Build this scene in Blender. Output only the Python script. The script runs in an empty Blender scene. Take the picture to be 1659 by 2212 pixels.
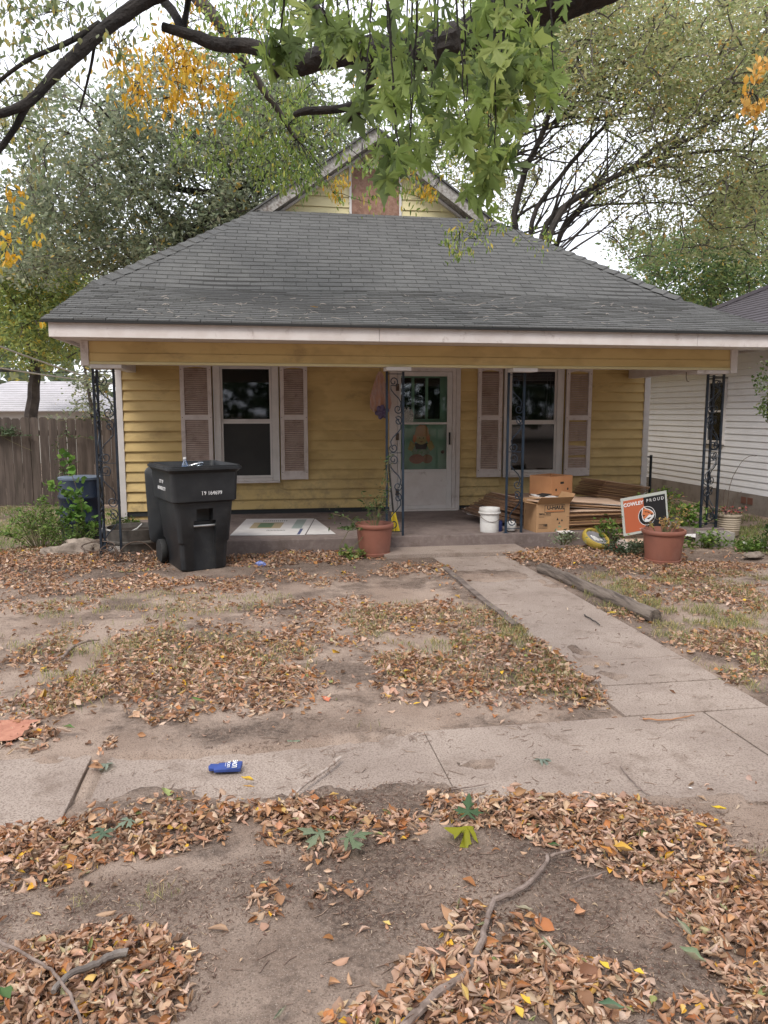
import bpy, bmesh, math, random
import numpy as np
from mathutils import Vector, Matrix, Euler, kdtree
random.seed(7); np.random.seed(7)
R_ = math.radians
SC = bpy.context.scene
COL = SC.collection

# ---------------------------------------------------------------- camera, sky, sun, exposure
CAM_H, PITCH, YAW = 1.6, 7.4, 9.3
cd = bpy.data.cameras.new('camera'); cam = bpy.data.objects.new('camera', cd); COL.objects.link(cam)
cam.location = (0, 0, CAM_H); cam.rotation_euler = (R_(90-PITCH), 0, R_(-YAW))
cd.sensor_fit = 'VERTICAL'; cd.sensor_height = 24; cd.lens = 24*1661/2212
cd.clip_start = .05; cd.clip_end = 2000
SC.camera = cam
SUN_AZ, SUN_EL = 212, 52          # degrees: azimuth clockwise from +Y (behind left of the camera)
w = bpy.data.worlds.new('World'); SC.world = w; w.use_nodes = True
nt = w.node_tree; nt.nodes.clear()
sky = nt.nodes.new('ShaderNodeTexSky'); sky.sky_type = 'NISHITA'; sky.sun_disc = False
sky.sun_elevation = R_(SUN_EL); sky.sun_rotation = R_(SUN_AZ); sky.air_density = 1.0; sky.dust_density = 3.0
mx = nt.nodes.new('ShaderNodeMix'); mx.data_type = 'RGBA'; mx.inputs[0].default_value = .82
mx.inputs[7].default_value = (11.6, 11.8, 12.6, 1)       # flat bright overcast layer
bg = nt.nodes.new('ShaderNodeBackground'); bg.inputs[1].default_value = .10
wo = nt.nodes.new('ShaderNodeOutputWorld')
nt.links.new(sky.outputs[0], mx.inputs[6]); nt.links.new(mx.outputs[2], bg.inputs[0]); nt.links.new(bg.outputs[0], wo.inputs[0])
sl = bpy.data.lights.new('sun', 'SUN'); sl.energy = 1.5; sl.angle = R_(16); sl.color = (1, .95, .87)
so = bpy.data.objects.new('sun', sl); COL.objects.link(so)
so.rotation_euler = (R_(90-SUN_EL), 0, R_(180-SUN_AZ))
so.location = (6, -6, 12)
SC.view_settings.view_transform = 'Standard'; SC.view_settings.look = 'None'
SC.view_settings.exposure = .68; SC.view_settings.gamma = 1; SC.view_settings.use_curve_mapping = False
SC.render.engine = 'CYCLES'
SC.cycles.max_bounces = 8; SC.cycles.transparent_max_bounces = 16
SC.cycles.use_denoising = True

# survey helper: where a ray of the surveyed camera meets the ground (height z) or a vertical plane Y
_p, _a = R_(PITCH), R_(YAW)
_f = np.array([math.sin(_a)*math.cos(_p), math.cos(_a)*math.cos(_p), -math.sin(_p)])
_r = np.array([math.cos(_a), -math.sin(_a), 0]); _u = np.cross(_r, _f)
def ray(x, y): return _r*((x-829.5)/1661) - _u*((y-1106)/1661) + _f
def G(x, y, z=0.0):
    d = ray(x, y); t = (z-CAM_H)/d[2]; return Vector((d[0]*t, d[1]*t, z))
def AY(x, y, Y):
    d = ray(x, y); t = Y/d[1]; return Vector((d[0]*t, Y, CAM_H+d[2]*t))

# ---------------------------------------------------------------- materials
MATS = {}
def mat(name, c1, c2=None, scale=4.0, rough=.7, bump=0.0, bscale=60.0, metal=0.0, dirt=None, dscale=2.0, damt=.5,
        coords='pos', stretch=(1, 1, 1), spec=.4, c3=None, s3=30.0, a3=.4, detail=5, trans=0.0, dthr=.5):
    if name in MATS: return MATS[name]
    m = bpy.data.materials.new(name); m.use_nodes = True; t = m.node_tree; N = t.nodes; L = t.links
    b = N['Principled BSDF']; b.inputs['Roughness'].default_value = rough; b.inputs['Metallic'].default_value = metal
    b.inputs['Specular IOR Level'].default_value = spec
    if coords == 'pos':
        src = N.new('ShaderNodeNewGeometry').outputs['Position']
    else:
        src = N.new('ShaderNodeTexCoord').outputs['Object']
    mp = N.new('ShaderNodeMapping'); mp.inputs['Scale'].default_value = stretch; L.new(src, mp.inputs[0])
    v = mp.outputs[0]
    def noise(s, d=detail, r=.6):
        n = N.new('ShaderNodeTexNoise'); n.inputs['Scale'].default_value = s; n.inputs['Detail'].default_value = d
        n.inputs['Roughness'].default_value = r; L.new(v, n.inputs['Vector']); return n.outputs['Fac']
    def ramp(f, lo, hi):
        r = N.new('ShaderNodeMapRange'); r.inputs[1].default_value = lo; r.inputs[2].default_value = hi
        r.interpolation_type = 'SMOOTHSTEP'; L.new(f, r.inputs[0]); return r.outputs[0]
    def mix(f, a, c, k=1.0):
        x = N.new('ShaderNodeMix'); x.data_type = 'RGBA'
        if k != 1.0:
            q = N.new('ShaderNodeMath'); q.operation = 'MULTIPLY'; q.inputs[1].default_value = k; L.new(f, q.inputs[0]); f = q.outputs[0]
        L.new(f, x.inputs[0])
        if isinstance(a, tuple): x.inputs[6].default_value = (*a, 1)
        else: L.new(a, x.inputs[6])
        x.inputs[7].default_value = (*c, 1); return x.outputs[2]
    col = c1
    if c2: col = mix(ramp(noise(scale), .35, .65), col, c2)
    if c3: col = mix(ramp(noise(s3, 3), .48, .62), col, c3, a3)
    if dirt: col = mix(ramp(noise(dscale, 7, .7), dthr, dthr+.22), col, dirt, damt)
    if isinstance(col, tuple): b.inputs['Base Color'].default_value = (*col, 1)
    else: L.new(col, b.inputs['Base Color'])
    if trans: b.inputs['Transmission Weight'].default_value = trans
    if bump:
        bp = N.new('ShaderNodeBump'); bp.inputs['Strength'].default_value = min(1, bump); bp.inputs['Distance'].default_value = .004*max(1, bump)
        L.new(noise(bscale, 4), bp.inputs['Height']); L.new(bp.outputs[0], b.inputs['Normal'])
    MATS[name] = m; return m

def leafmat(name, rough=.55, trans=.35, under=None, spec=.3):
    m = bpy.data.materials.new(name); m.use_nodes = True; t = m.node_tree; N = t.nodes; L = t.links
    b = N['Principled BSDF']; b.inputs['Roughness'].default_value = rough; b.inputs['Specular IOR Level'].default_value = spec
    a = N.new('ShaderNodeAttribute'); a.attribute_name = 'Col'; c = a.outputs['Color']
    if under:
        g = N.new('ShaderNodeNewGeometry'); x = N.new('ShaderNodeMix'); x.data_type = 'RGBA'
        k = N.new('ShaderNodeMath'); k.operation = 'MULTIPLY'; k.inputs[1].default_value = under[3]
        L.new(g.outputs['Backfacing'], k.inputs[0]); L.new(k.outputs[0], x.inputs[0]); L.new(c, x.inputs[6]); x.inputs[7].default_value = (*under[:3], 1); c = x.outputs[2]
    L.new(c, b.inputs['Base Color'])
    tr = N.new('ShaderNodeBsdfTranslucent'); L.new(c, tr.inputs['Color'])
    s = N.new('ShaderNodeMixShader'); s.inputs[0].default_value = trans
    L.new(b.outputs[0], s.inputs[1]); L.new(tr.outputs[0], s.inputs[2]); L.new(s.outputs[0], N['Material Output'].inputs['Surface'])
    return m

M_YEL = mat('yellow siding', (.64, .475, .215), (.57, .41, .17), 1.0, .6, .12, 25, stretch=(.8, 1, 1.5),
            dirt=(.25, .17, .085), dscale=2.2, damt=.6, c3=(.42, .29, .12), s3=2.3, a3=.45, dthr=.54)
ys_t = M_YEL.node_tree; ys_b = ys_t.nodes['Principled BSDF']; ys_src = ys_b.inputs['Base Color'].links[0].from_socket      # dirt splashed up from the porch floor
ys_g = ys_t.nodes.new('ShaderNodeNewGeometry'); ys_s = ys_t.nodes.new('ShaderNodeSeparateXYZ'); ys_t.links.new(ys_g.outputs['Position'], ys_s.inputs[0])
ys_m = ys_t.nodes.new('ShaderNodeMapRange'); ys_m.inputs[1].default_value = .95; ys_m.inputs[2].default_value = .2; ys_t.links.new(ys_s.outputs['Z'], ys_m.inputs[0])
ys_n = ys_t.nodes.new('ShaderNodeTexNoise'); ys_n.inputs['Scale'].default_value = 5; ys_n.inputs['Detail'].default_value = 9; ys_n.inputs['Roughness'].default_value = .72; ys_t.links.new(ys_g.outputs['Position'], ys_n.inputs['Vector'])
ys_r = ys_t.nodes.new('ShaderNodeMapRange'); ys_r.inputs[1].default_value = .46; ys_r.inputs[2].default_value = .66; ys_t.links.new(ys_n.outputs['Fac'], ys_r.inputs[0])
ys_k = ys_t.nodes.new('ShaderNodeMath'); ys_k.operation = 'MULTIPLY'; ys_t.links.new(ys_m.outputs[0], ys_k.inputs[0]); ys_t.links.new(ys_r.outputs[0], ys_k.inputs[1])
ys_x = ys_t.nodes.new('ShaderNodeMix'); ys_x.data_type = 'RGBA'; ys_t.links.new(ys_k.outputs[0], ys_x.inputs[0]); ys_t.links.new(ys_src, ys_x.inputs[6]); ys_x.inputs[7].default_value = (.27, .20, .11, 1); ys_t.links.new(ys_x.outputs[2], ys_b.inputs['Base Color'])
M_YELG = mat('pale yellow siding', (.70, .62, .36), (.64, .56, .31), 2, .55, .2, 25, dirt=(.30, .24, .14), dscale=3, damt=.4, stretch=(.5, 1, 2))
M_WHT = mat('white trim', (.66, .61, .585), (.60, .54, .51), 5, .55, .3, 40, dirt=(.22, .145, .11), dscale=6, damt=.85, dthr=.56)
M_WHTC = mat('clean white trim', (.66, .62, .60), (.60, .57, .55), 5, .5, .15, 40, dirt=(.3, .25, .22), dscale=6, damt=.5, dthr=.6)
M_SHUT = mat('shutter vinyl', (.66, .59, .56), (.61, .53, .50), 6, .5, .15, 40, dirt=(.28, .2, .16), dscale=5, damt=.5)
M_SLAT = mat('shutter slat', (.64, .51, .45), (.56, .43, .37), 8, .6, .15, 40, dirt=(.24, .15, .11), dscale=9, damt=.6)
M_IRON = mat('black iron', (.010, .014, .022), (.02, .03, .045), 12, .4, .3, 60, dirt=(.42, .42, .42), dscale=28, damt=.8, dthr=.7, spec=.5)
M_IRONB = mat('blue black iron', (.018, .033, .055), (.012, .02, .032), 6, .45, .3, 60, dirt=(.10, .05, .03), dscale=22, damt=.8, dthr=.62)
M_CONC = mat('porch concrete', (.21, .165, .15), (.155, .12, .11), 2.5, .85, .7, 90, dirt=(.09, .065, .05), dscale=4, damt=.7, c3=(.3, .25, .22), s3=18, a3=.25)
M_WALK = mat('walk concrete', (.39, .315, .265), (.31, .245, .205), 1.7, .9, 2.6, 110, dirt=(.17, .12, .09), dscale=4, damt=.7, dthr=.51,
             c3=(.17, .125, .10), s3=110, a3=.65, detail=6)
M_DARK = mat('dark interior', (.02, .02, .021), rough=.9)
M_WOODG = mat('grey weathered wood', (.20, .16, .135), (.12, .09, .075), 6, .85, 1.2, 40, stretch=(1, 1, .12), dirt=(.05, .035, .03), dscale=6, damt=.6)
M_FENCE = mat('fence wood', (.115, .090, .077), (.065, .050, .043), 9, .9, 1.0, 50, stretch=(1.6, 1.6, .15), dirt=(.045, .038, .03), dscale=4, damt=.6)
M_RAKE = mat('peeling rake paint', (.40, .385, .36), (.22, .20, .18), 20, .8, 1.0, 50, dirt=(.10, .07, .055), dscale=14, damt=.85, dthr=.48)
M_PLY = mat('plywood', (.30, .175, .125), (.22, .12, .085), 9, .8, .5, 80, dirt=(.13, .07, .05), dscale=6, damt=.6, c3=(.38, .25, .19), s3=25, a3=.4)
M_CARD = mat('cardboard', (.42, .25, .13), (.37, .215, .11), 3, .85, .25, 50, coords='obj')
M_CARDE = mat('cardboard edge', (.28, .16, .095), (.18, .10, .06), 30, .9, .3, 50, coords='obj', stretch=(.3, .3, 6))
M_CARDP = mat('pale cardboard', (.58, .42, .31), (.50, .35, .25), 4, .85, .2, 50, coords='obj')
M_ORBOX = mat('orange cardboard', (.64, .32, .15), (.58, .28, .13), 4, .8, .2, 50, coords='obj')
M_WHITEP = mat('white board', (.68, .66, .65), (.6, .58, .57), 6, .6, .1, 40, coords='obj')
M_TERRA = mat('terracotta plastic', (.27, .108, .075), (.225, .092, .065), 4, .5, .15, 40, coords='obj', dirt=(.36, .22, .17), dscale=3, damt=.3)
M_BIN = mat('bin plastic', (.017, .019, .022), (.025, .027, .030), 5, .45, .35, 160, coords='obj', spec=.4, dirt=(.07, .065, .06), dscale=4, damt=.35)
M_BARK = mat('dark bark', (.028, .023, .020), (.014, .012, .011), 8, .95, 2.5, 45, stretch=(1, 1, 1), dirt=(.06, .05, .045), dscale=9, damt=.4)
M_BARKG = mat('grey bark', (.085, .07, .062), (.04, .033, .03), 5, .95, 1.5, 30)
M_STICK = mat('stick bark', (.26, .20, .17), (.15, .11, .09), 25, .85, .8, 90, dirt=(.08, .05, .04), dscale=20, damt=.5)
M_SOIL = mat('soil', (.05, .035, .025), (.03, .02, .015), 20, .95, 1.5, 60)
M_WHITE = mat('white plastic', (.72, .71, .69), (.62, .60, .57), 6, .4, .1, 40, coords='obj', dirt=(.3, .24, .2), dscale=9, damt=.6, dthr=.58)
M_ROCK = mat('limestone', (.33, .27, .22), (.20, .16, .13), 6, .95, 2.5, 30, dirt=(.07, .055, .04), dscale=8, damt=.7)
M_RUST = mat('rusty wire', (.08, .045, .03), (.13, .10, .08), 30, .8)
M_BLACK = mat('black print', (.02, .02, .02), rough=.7)
M_INK = mat('white print', (.75, .75, .75), rough=.6)
M_GREEN = mat('green door paint', (.24, .44, .33), (.21, .39, .29), 4, .6, .1, 30)
M_GREENL = mat('green door trim', (.2, .36, .27), rough=.6)

def glassmat(name, refl, tint, rough=.02):
    m = bpy.data.materials.new(name); m.use_nodes = True; t = m.node_tree; N = t.nodes; L = t.links; N.remove(N['Principled BSDF'])
    g = N.new('ShaderNodeBsdfGlossy'); g.inputs['Roughness'].default_value = rough; g.inputs[0].default_value = (.9, .92, .95, 1)
    tr = N.new('ShaderNodeBsdfTransparent'); tr.inputs[0].default_value = (*tint, 1)
    f = N.new('ShaderNodeFresnel'); f.inputs[0].default_value = 1.5
    k = N.new('ShaderNodeMath'); k.operation = 'ADD'; k.inputs[1].default_value = refl; L.new(f.outputs[0], k.inputs[0])
    x = N.new('ShaderNodeMixShader'); L.new(k.outputs[0], x.inputs[0]); L.new(tr.outputs[0], x.inputs[1]); L.new(g.outputs[0], x.inputs[2])
    L.new(x.outputs[0], N['Material Output'].inputs['Surface']); MATS[name] = m; return m
M_GLASS = glassmat('window glass', .008, (.6, .62, .65), .035)
M_GLASSN = glassmat('neighbour glass', -.04, (.8, .82, .85))
M_GLASSD = glassmat('door glass', -.02, (.95, .97, .96))
M_SCREEN = mat('insect screen', (.028, .028, .028), (.036, .035, .034), 3, .7, .1, 300)
M_CLEAR = glassmat('clear plastic', .12, (.85, .9, .95), .15)

# ---------------------------------------------------------------- objects
def thing(name, label, cat, loc=(0, 0, 0), rz=0, group=None, kind=None):
    o = bpy.data.objects.new(name, None); COL.objects.link(o); o.empty_display_size = .1
    o.location = loc; o.rotation_euler = (0, 0, rz)
    tag(o, label, cat, group, kind); return o
def tag(o, label=None, cat=None, group=None, kind=None):
    if label: o['label'] = label
    if cat: o['category'] = cat
    if group: o['group'] = group
    if kind: o['kind'] = kind
    return o
def link(name, me, parent=None, world=False):
    o = bpy.data.objects.new(name, me); COL.objects.link(o)
    if parent is not None:
        o.parent = parent
        if world: o.matrix_parent_inverse = basis(parent).inverted()
    return o
def basis(o):
    m = Matrix.Translation(o.location) @ o.rotation_euler.to_matrix().to_4x4() @ Matrix.Diagonal((*o.scale, 1))
    return (basis(o.parent) @ o.matrix_parent_inverse @ m) if o.parent else m
class MB:
    def __init__(s): s.v = []; s.f = []; s.mi = []; s.cur = 0
    def add(s, vs, fs):
        n = len(s.v); s.v += [tuple(v) for v in vs]; s.f += [tuple(i+n for i in f) for f in fs]; s.mi += [s.cur]*len(fs); return s
    def box(s, x0, y0, z0, x1, y1, z1, M=None):
        vs = [Vector((x, y, z)) for z in (z0, z1) for y in (y0, y1) for x in (x0, x1)]
        if M is not None: vs = [M @ v for v in vs]
        return s.add(vs, [(0, 2, 3, 1), (4, 5, 7, 6), (0, 1, 5, 4), (2, 6, 7, 3), (0, 4, 6, 2), (1, 3, 7, 5)])
    def tube(s, pts, r, n=6, cap=True):
        pts = [Vector(p) for p in pts]; k = len(pts)
        rs = r if isinstance(r, (list, tuple)) else [r]*k
        prev = None; base = len(s.v); vs = []; fs = []
        for i, p in enumerate(pts):
            d = (pts[min(i+1, k-1)] - pts[max(i-1, 0)])
            if d.length < 1e-9: d = Vector((0, 0, 1))
            d.normalize()
            if prev is None: a = d.orthogonal().normalized()
            else:
                a = prev - d*prev.dot(d)
                a = a.normalized() if a.length > 1e-6 else d.orthogonal().normalized()
            prev = a; b = d.cross(a)
            for j in range(n):
                t = 2*math.pi*j/n; vs.append(p + (a*math.cos(t)+b*math.sin(t))*rs[i])
        for i in range(k-1):
            for j in range(n):
                q = (j+1) % n; fs.append((i*n+j, i*n+q, (i+1)*n+q, (i+1)*n+j))
        if cap: fs.append(tuple(range(n-1, -1, -1))); fs.append(tuple((k-1)*n+j for j in range(n)))
        return s.add(vs, fs)
    def lathe(s, prof, n=32, M=None, close=False):
        vs = []; fs = []; k = len(prof)
        for (r, z) in prof:
            for j in range(n):
                t = 2*math.pi*j/n; v = Vector((r*math.cos(t), r*math.sin(t), z)); vs.append(M @ v if M is not None else v)
        for i in range(k-1):
            for j in range(n):
                q = (j+1) % n; fs.append((i*n+j, i*n+q, (i+1)*n+q, (i+1)*n+j))
        fs.append(tuple(range(n-1, -1, -1))); fs.append(tuple((k-1)*n+j for j in range(n)))
        return s.add(vs, fs)
    def poly(s, pts, thick, M=None):          # pts in the XZ plane, extruded along +Y
        n = len(pts); vs = [Vector((x, 0, z)) for x, z in pts]+[Vector((x, thick, z)) for x, z in pts]
        if M is not None: vs = [M @ v for v in vs]
        return s.add(vs, [tuple(range(n)), tuple(range(2*n-1, n-1, -1))]+[(i, i+n, (i+1) % n+n, (i+1) % n) for i in range(n)])
    def mesh(s, name, mats, smooth=False, bevel=0):
        me = bpy.data.meshes.new(name); me.from_pydata(s.v, [], s.f)
        for m in (mats if isinstance(mats, (list, tuple)) else [mats]): me.materials.append(m)
        if any(s.mi): me.polygons.foreach_set('material_index', s.mi)
        bm = bmesh.new(); bm.from_mesh(me)
        bmesh.ops.recalc_face_normals(bm, faces=bm.faces)
        if bevel: bmesh.ops.bevel(bm, geom=[e for e in bm.edges if len(e.link_faces) == 2 and e.calc_face_angle(0) > .6], offset=bevel, segments=2, affect='EDGES', profile=.6)
        bm.to_mesh(me); bm.free()
        if smooth:
            me.polygons.foreach_set('use_smooth', [True]*len(me.polygons))
            try: me.set_sharp_from_angle(angle=R_(40))
            except Exception: pass
        return me
    def obj(s, name, mats, parent=None, world=False, smooth=False, bevel=0):
        return link(name, s.mesh(name, mats, smooth, bevel), parent, world)
def BX(name, c, m, parent=None, world=True, bevel=0):
    return MB().box(*c).obj(name, m, parent, world, bevel=bevel)
def text(name, s, size, m, parent, loc, rot, ext=.0008, align='CENTER', sx=1, bold=0):
    c = bpy.data.curves.new(name, 'FONT'); c.body = s; c.size = size; c.extrude = ext; c.align_x = align; c.align_y = 'CENTER'; c.offset = bold
    c.resolution_u = 2
    o = bpy.data.objects.new(name, c); COL.objects.link(o); bpy.context.view_layer.update()
    me = bpy.data.meshes.new_from_object(o.evaluated_get(bpy.context.evaluated_depsgraph_get())); bpy.data.objects.remove(o); me.materials.clear(); me.materials.append(m)
    o = bpy.data.objects.new(name, me); COL.objects.link(o); o.parent = parent
    o.location = loc; o.rotation_euler = rot; o.scale = (sx, 1, 1); return o

def vnoise(x, y, s, seed=0, octv=4):
    x = np.asarray(x, float)*s; y = np.asarray(y, float)*s; out = np.zeros(np.broadcast(x, y).shape); amp = 1; tot = 0
    for o in range(octv):
        xi = np.floor(x); yi = np.floor(y); fx = x-xi; fy = y-yi; fx = fx*fx*(3-2*fx); fy = fy*fy*(3-2*fy)
        def h(a, b):
            v = np.sin(a*127.1+b*311.7+seed*74.7+o*19.19)*43758.5453; return v-np.floor(v)
        out += amp*((h(xi, yi)*(1-fx)+h(xi+1, yi)*fx)*(1-fy)+(h(xi, yi+1)*(1-fx)+h(xi+1, yi+1)*fx)*fy)
        tot += amp; amp *= .5; x = x*2.03; y = y*2.03
    return out/tot

# a cloud of curled leaves in one mesh
def rotmats(yaw, pitch, roll):
    cy, sy, cp, sp, cr, sr = np.cos(yaw), np.sin(yaw), np.cos(pitch), np.sin(pitch), np.cos(roll), np.sin(roll)
    z = np.zeros_like(cy); o = np.ones_like(cy)
    Rz = np.stack([np.stack([cy, -sy, z], -1), np.stack([sy, cy, z], -1), np.stack([z, z, o], -1)], -2)
    Rx = np.stack([np.stack([o, z, z], -1), np.stack([z, cp, -sp], -1), np.stack([z, sp, cp], -1)], -2)
    Ry = np.stack([np.stack([cr, z, sr], -1), np.stack([z, o, z], -1), np.stack([-sr, z, cr], -1)], -2)
    return Rz @ Rx @ Ry
PROF = {3: [.12, 1, .1], 4: [.1, .9, .85, .05], 5: [.08, .75, 1, .65, .04], 6: [.06, .62, 1, .9, .5, .02], 2: [.6, .4]}
def leaf_mesh(name, pos, length, width, curl, bend, rm, col, m, rows=4, cols=3, wob=0.0, jag=0.0, smooth=True):
    n = len(pos); u = np.linspace(0, 1, rows); pr = np.array(PROF[rows]); v = np.linspace(-1, 1, cols)
    L = length[:, None, None]; W = width[:, None, None]*.5
    U = u[None, :, None]; V = v[None, None, :]
    P = np.repeat(pr[None, :, None], n, 0)
    if jag: P = P*(1+np.random.uniform(-jag, jag, (n, rows, 1)))
    ang = V*curl[:, None, None]*(.6+.4*P)
    half = W*P
    c = np.maximum(np.abs(curl), 1e-3)[:, None, None]
    x = half*np.sin(ang)/np.where(np.abs(curl) < 1e-3, 1e-3, curl)[:, None, None]
    zz = half*(1-np.cos(ang))/c*np.sign(curl)[:, None, None]
    b = bend[:, None, None]; bb = np.where(np.abs(b) < 1e-3, 1e-3, b)
    th = b*(U-.4)
    y = L*np.sin(th)/bb + 0*x
    z2 = L*(1-np.cos(th))/bb + 0*x
    # place across-section on the bent spine
    Y = y - zz*np.sin(th); Z = z2 + zz*np.cos(th)
    if wob: Z = Z + np.random.normal(0, wob, Z.shape)*L
    pts = np.stack([x, Y, Z], -1).reshape(n, rows*cols, 3)
    pts = np.einsum('nij,nkj->nki', rm, pts) + pos[:, None, :]
    q = []
    for i in range(rows-1):
        for j in range(cols-1):
            q.append([i*cols+j, i*cols+j+1, (i+1)*cols+j+1, (i+1)*cols+j])
    q = np.array(q); F = (q[None]+(np.arange(n)*rows*cols)[:, None, None]).reshape(-1, 4)
    colv = np.repeat(np.c_[col, np.ones(n)], rows*cols, 0)
    return np_mesh(name, pts.reshape(-1, 3), F, colv, m, smooth)
def np_mesh(name, V, F, colv, m, smooth=False):
    me = bpy.data.meshes.new(name); k = F.shape[1]
    me.vertices.add(len(V)); me.vertices.foreach_set('co', V.astype(np.float32).ravel())
    me.loops.add(F.size); me.loops.foreach_set('vertex_index', F.astype(np.int32).ravel())
    me.polygons.add(len(F)); me.polygons.foreach_set('loop_start', np.arange(0, F.size, k, dtype=np.int32))
    try: me.polygons.foreach_set('loop_total', np.full(len(F), k, np.int32))
    except Exception: pass
    if smooth: me.polygons.foreach_set('use_smooth', np.ones(len(F), bool))
    me.update(calc_edges=True)
    if colv is not None:
        a = me.color_attributes.new('Col', 'FLOAT_COLOR', 'POINT'); a.data.foreach_set('color', colv.astype(np.float32).ravel())
    me.materials.append(m); return me
def pal(n, cols, wts, jit=.12):
    c = np.array(cols, float); i = np.random.choice(len(c), n, p=np.array(wts)/sum(wts))
    out = c[i]*np.random.uniform(1-jit*2, 1+jit*2, (n, 1))*np.random.uniform(1-jit*.5, 1+jit*.5, (n, 3)); return np.clip(out, 0, 1)
def leaf_obj(name, pos, size, cols, wts, m, parent=None, world=True, aspect=.45, droop=0.0, rows=3, flat=False, jit=.12, curl=.7):
    n = len(pos)
    yaw = np.random.uniform(0, 2*np.pi, n)
    pitch = np.random.normal(0, .5, n)+droop if not flat else np.random.normal(0, .2, n)
    roll = np.random.normal(0, .8 if not flat else .3, n)
    L = np.random.uniform(*size, n)
    me = leaf_mesh(name, pos, L, L*aspect*np.random.uniform(.8, 1.2, n), np.random.uniform(-curl, curl, n), np.random.uniform(-.9, .9, n),
                   rotmats(yaw, pitch, roll), pal(n, cols, wts, jit), m, rows=rows, cols=2 if rows == 3 else 3)
    return link(name, me, parent, world)

ML_LITTER = leafmat('dry leaf', .65, .12, (.50, .35, .27, .38))
ML_GREEN = leafmat('green leaf', .5, .4)
ML_MAPLE = leafmat('maple leaf', .5, .55, (.32, .40, .18, .25), .25)
ML_FAR = leafmat('crown leaf', .6, .6)
ML_GRASS = leafmat('grass blade', .6, .3)
# ================================================================ ground, walks
WALK_X0, WALK_X1 = 1.90, 2.74
def smooth(a, b, x): t = np.clip((x-a)/(b-a), 0, 1); return t*t*(3-2*t)
def inbox(x, y, x0, x1, y0, y1, f=.05): return smooth(x0-f, x0+f, x)*(1-smooth(x1-f, x1+f, x))*smooth(y0-f, y0+f, y)*(1-smooth(y1-f, y1+f, y))
def blob_params(px, py, hw, hh, amp):
    c = G(px, py); a = G(px+hw, py); t = G(px, py-hh); b = G(px, py+hh); return (c.x, (t.y+b.y)/2, abs(a.x-c.x), abs(t.y-b.y)/2, amp)
SW_Y0, SW_Y1 = 2.93, 3.65
def near_edge(x): return 2.93-.12*np.clip(x-.2, 0, 3)            # the sidewalk's street side edge
DIRT = [blob_params(*b) for b in [(700, 1770, 330, 70, 1), (870, 1720, 150, 35, .8), (540, 1592, 420, 40, 1.0), (1060, 1650, 90, 18, .5), (320, 1760, 200, 60, 1),
        (250, 1585, 90, 40, 1), (195, 1690, 14, 80, .9), (1250, 1760, 350, 35, .8), (1060, 1500, 330, 40, 1), (480, 1620, 80, 20, .4), (1630, 1800, 120, 40, .9), (900, 1570, 400, 16, .9), (300, 1610, 260, 14, .8), (120, 1640, 120, 14, .5), (1530, 1590, 30, 10, .5), (1480, 1735, 250, 16, .7), (560, 1660, 120, 12, .35), (1290, 1440, 50, 60, .6), (1180, 1420, 40, 60, .7), (1530, 1440, 40, 40, .4), (1050, 1245, 120, 14, .8), (1200, 1260, 50, 20, .5)]]
def blobs(B, x, y):
    d = np.zeros(np.broadcast(x, y).shape)
    for cx, cy, rx, ry, a in B:
        q = ((x-cx)/rx)**2+((y-cy)/ry)**2; d = np.maximum(d, a*np.clip(1.35-q, 0, 1))
    return d
def walk_mask(x, y):
    x1 = WALK_X1+.05*0
    w_ = inbox(x, y, WALK_X0, x1, 3.5, 8.75, .02)
    s_ = smooth(near_edge(x)-.02, near_edge(x)+.02, y)*(1-smooth(SW_Y1-.03, SW_Y1+.01, y))
    return np.maximum(w_, s_)
def dirtcov(x, y): return blobs(DIRT, x, y)+.95*(vnoise(x, y, 8.0, 9)-.5)+.25*(vnoise(x, y, 40.0, 19)-.5)
def gh(x, y):
    h = .030*(vnoise(x, y, .55, 1)-.5)*2*.7+.014*(vnoise(x, y, 3.1, 2)-.5)*2+.006*(vnoise(x, y, 13, 5)-.5)
    h = h*smooth(-1, 2, 12-np.abs(y-5)+0*x)
    cover = dirtcov(x, y)
    mk = walk_mask(x, y)
    onslab = -.035+.050*smooth(.30, .70, cover)
    h = h*(1-mk)+onslab*mk
    side = inbox(x, y, WALK_X0-.35, WALK_X0, 3.9, 7.6, .1)*.01
    h = h+side*(1-mk)
    h = h+.06*smooth(6.2, 7.4, x)*smooth(5, 9, y)
    return h
def nonuni(a0, a, b, b0, step, far):
    L = [a]; s = step
    while L[0] > a0: s *= 1.35; L.insert(0, L[0]-s)
    mid = list(np.arange(a+step, b, step)); Rr = [b]; s = step
    while Rr[-1] < b0: s *= 1.35; Rr.append(Rr[-1]+s)
    return np.array(L+mid+Rr)
gx = nonuni(-600, -4.2, 7.6, 600, .035, 0); gy = nonuni(-400, 1.3, 10.6, 900, .035, 0)
X, Y = np.meshgrid(gx, gy); Z = gh(X, Y)
under = inbox(X, Y, -1.08, 5.69, 8.78, 19, .02); Z = Z*(1-under)-.2*under
nx, ny = len(gx), len(gy); I = np.arange(nx*ny).reshape(ny, nx)
Fq = np.stack([I[:-1, :-1], I[:-1, 1:], I[1:, 1:], I[1:, :-1]], -1).reshape(-1, 4)

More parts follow.
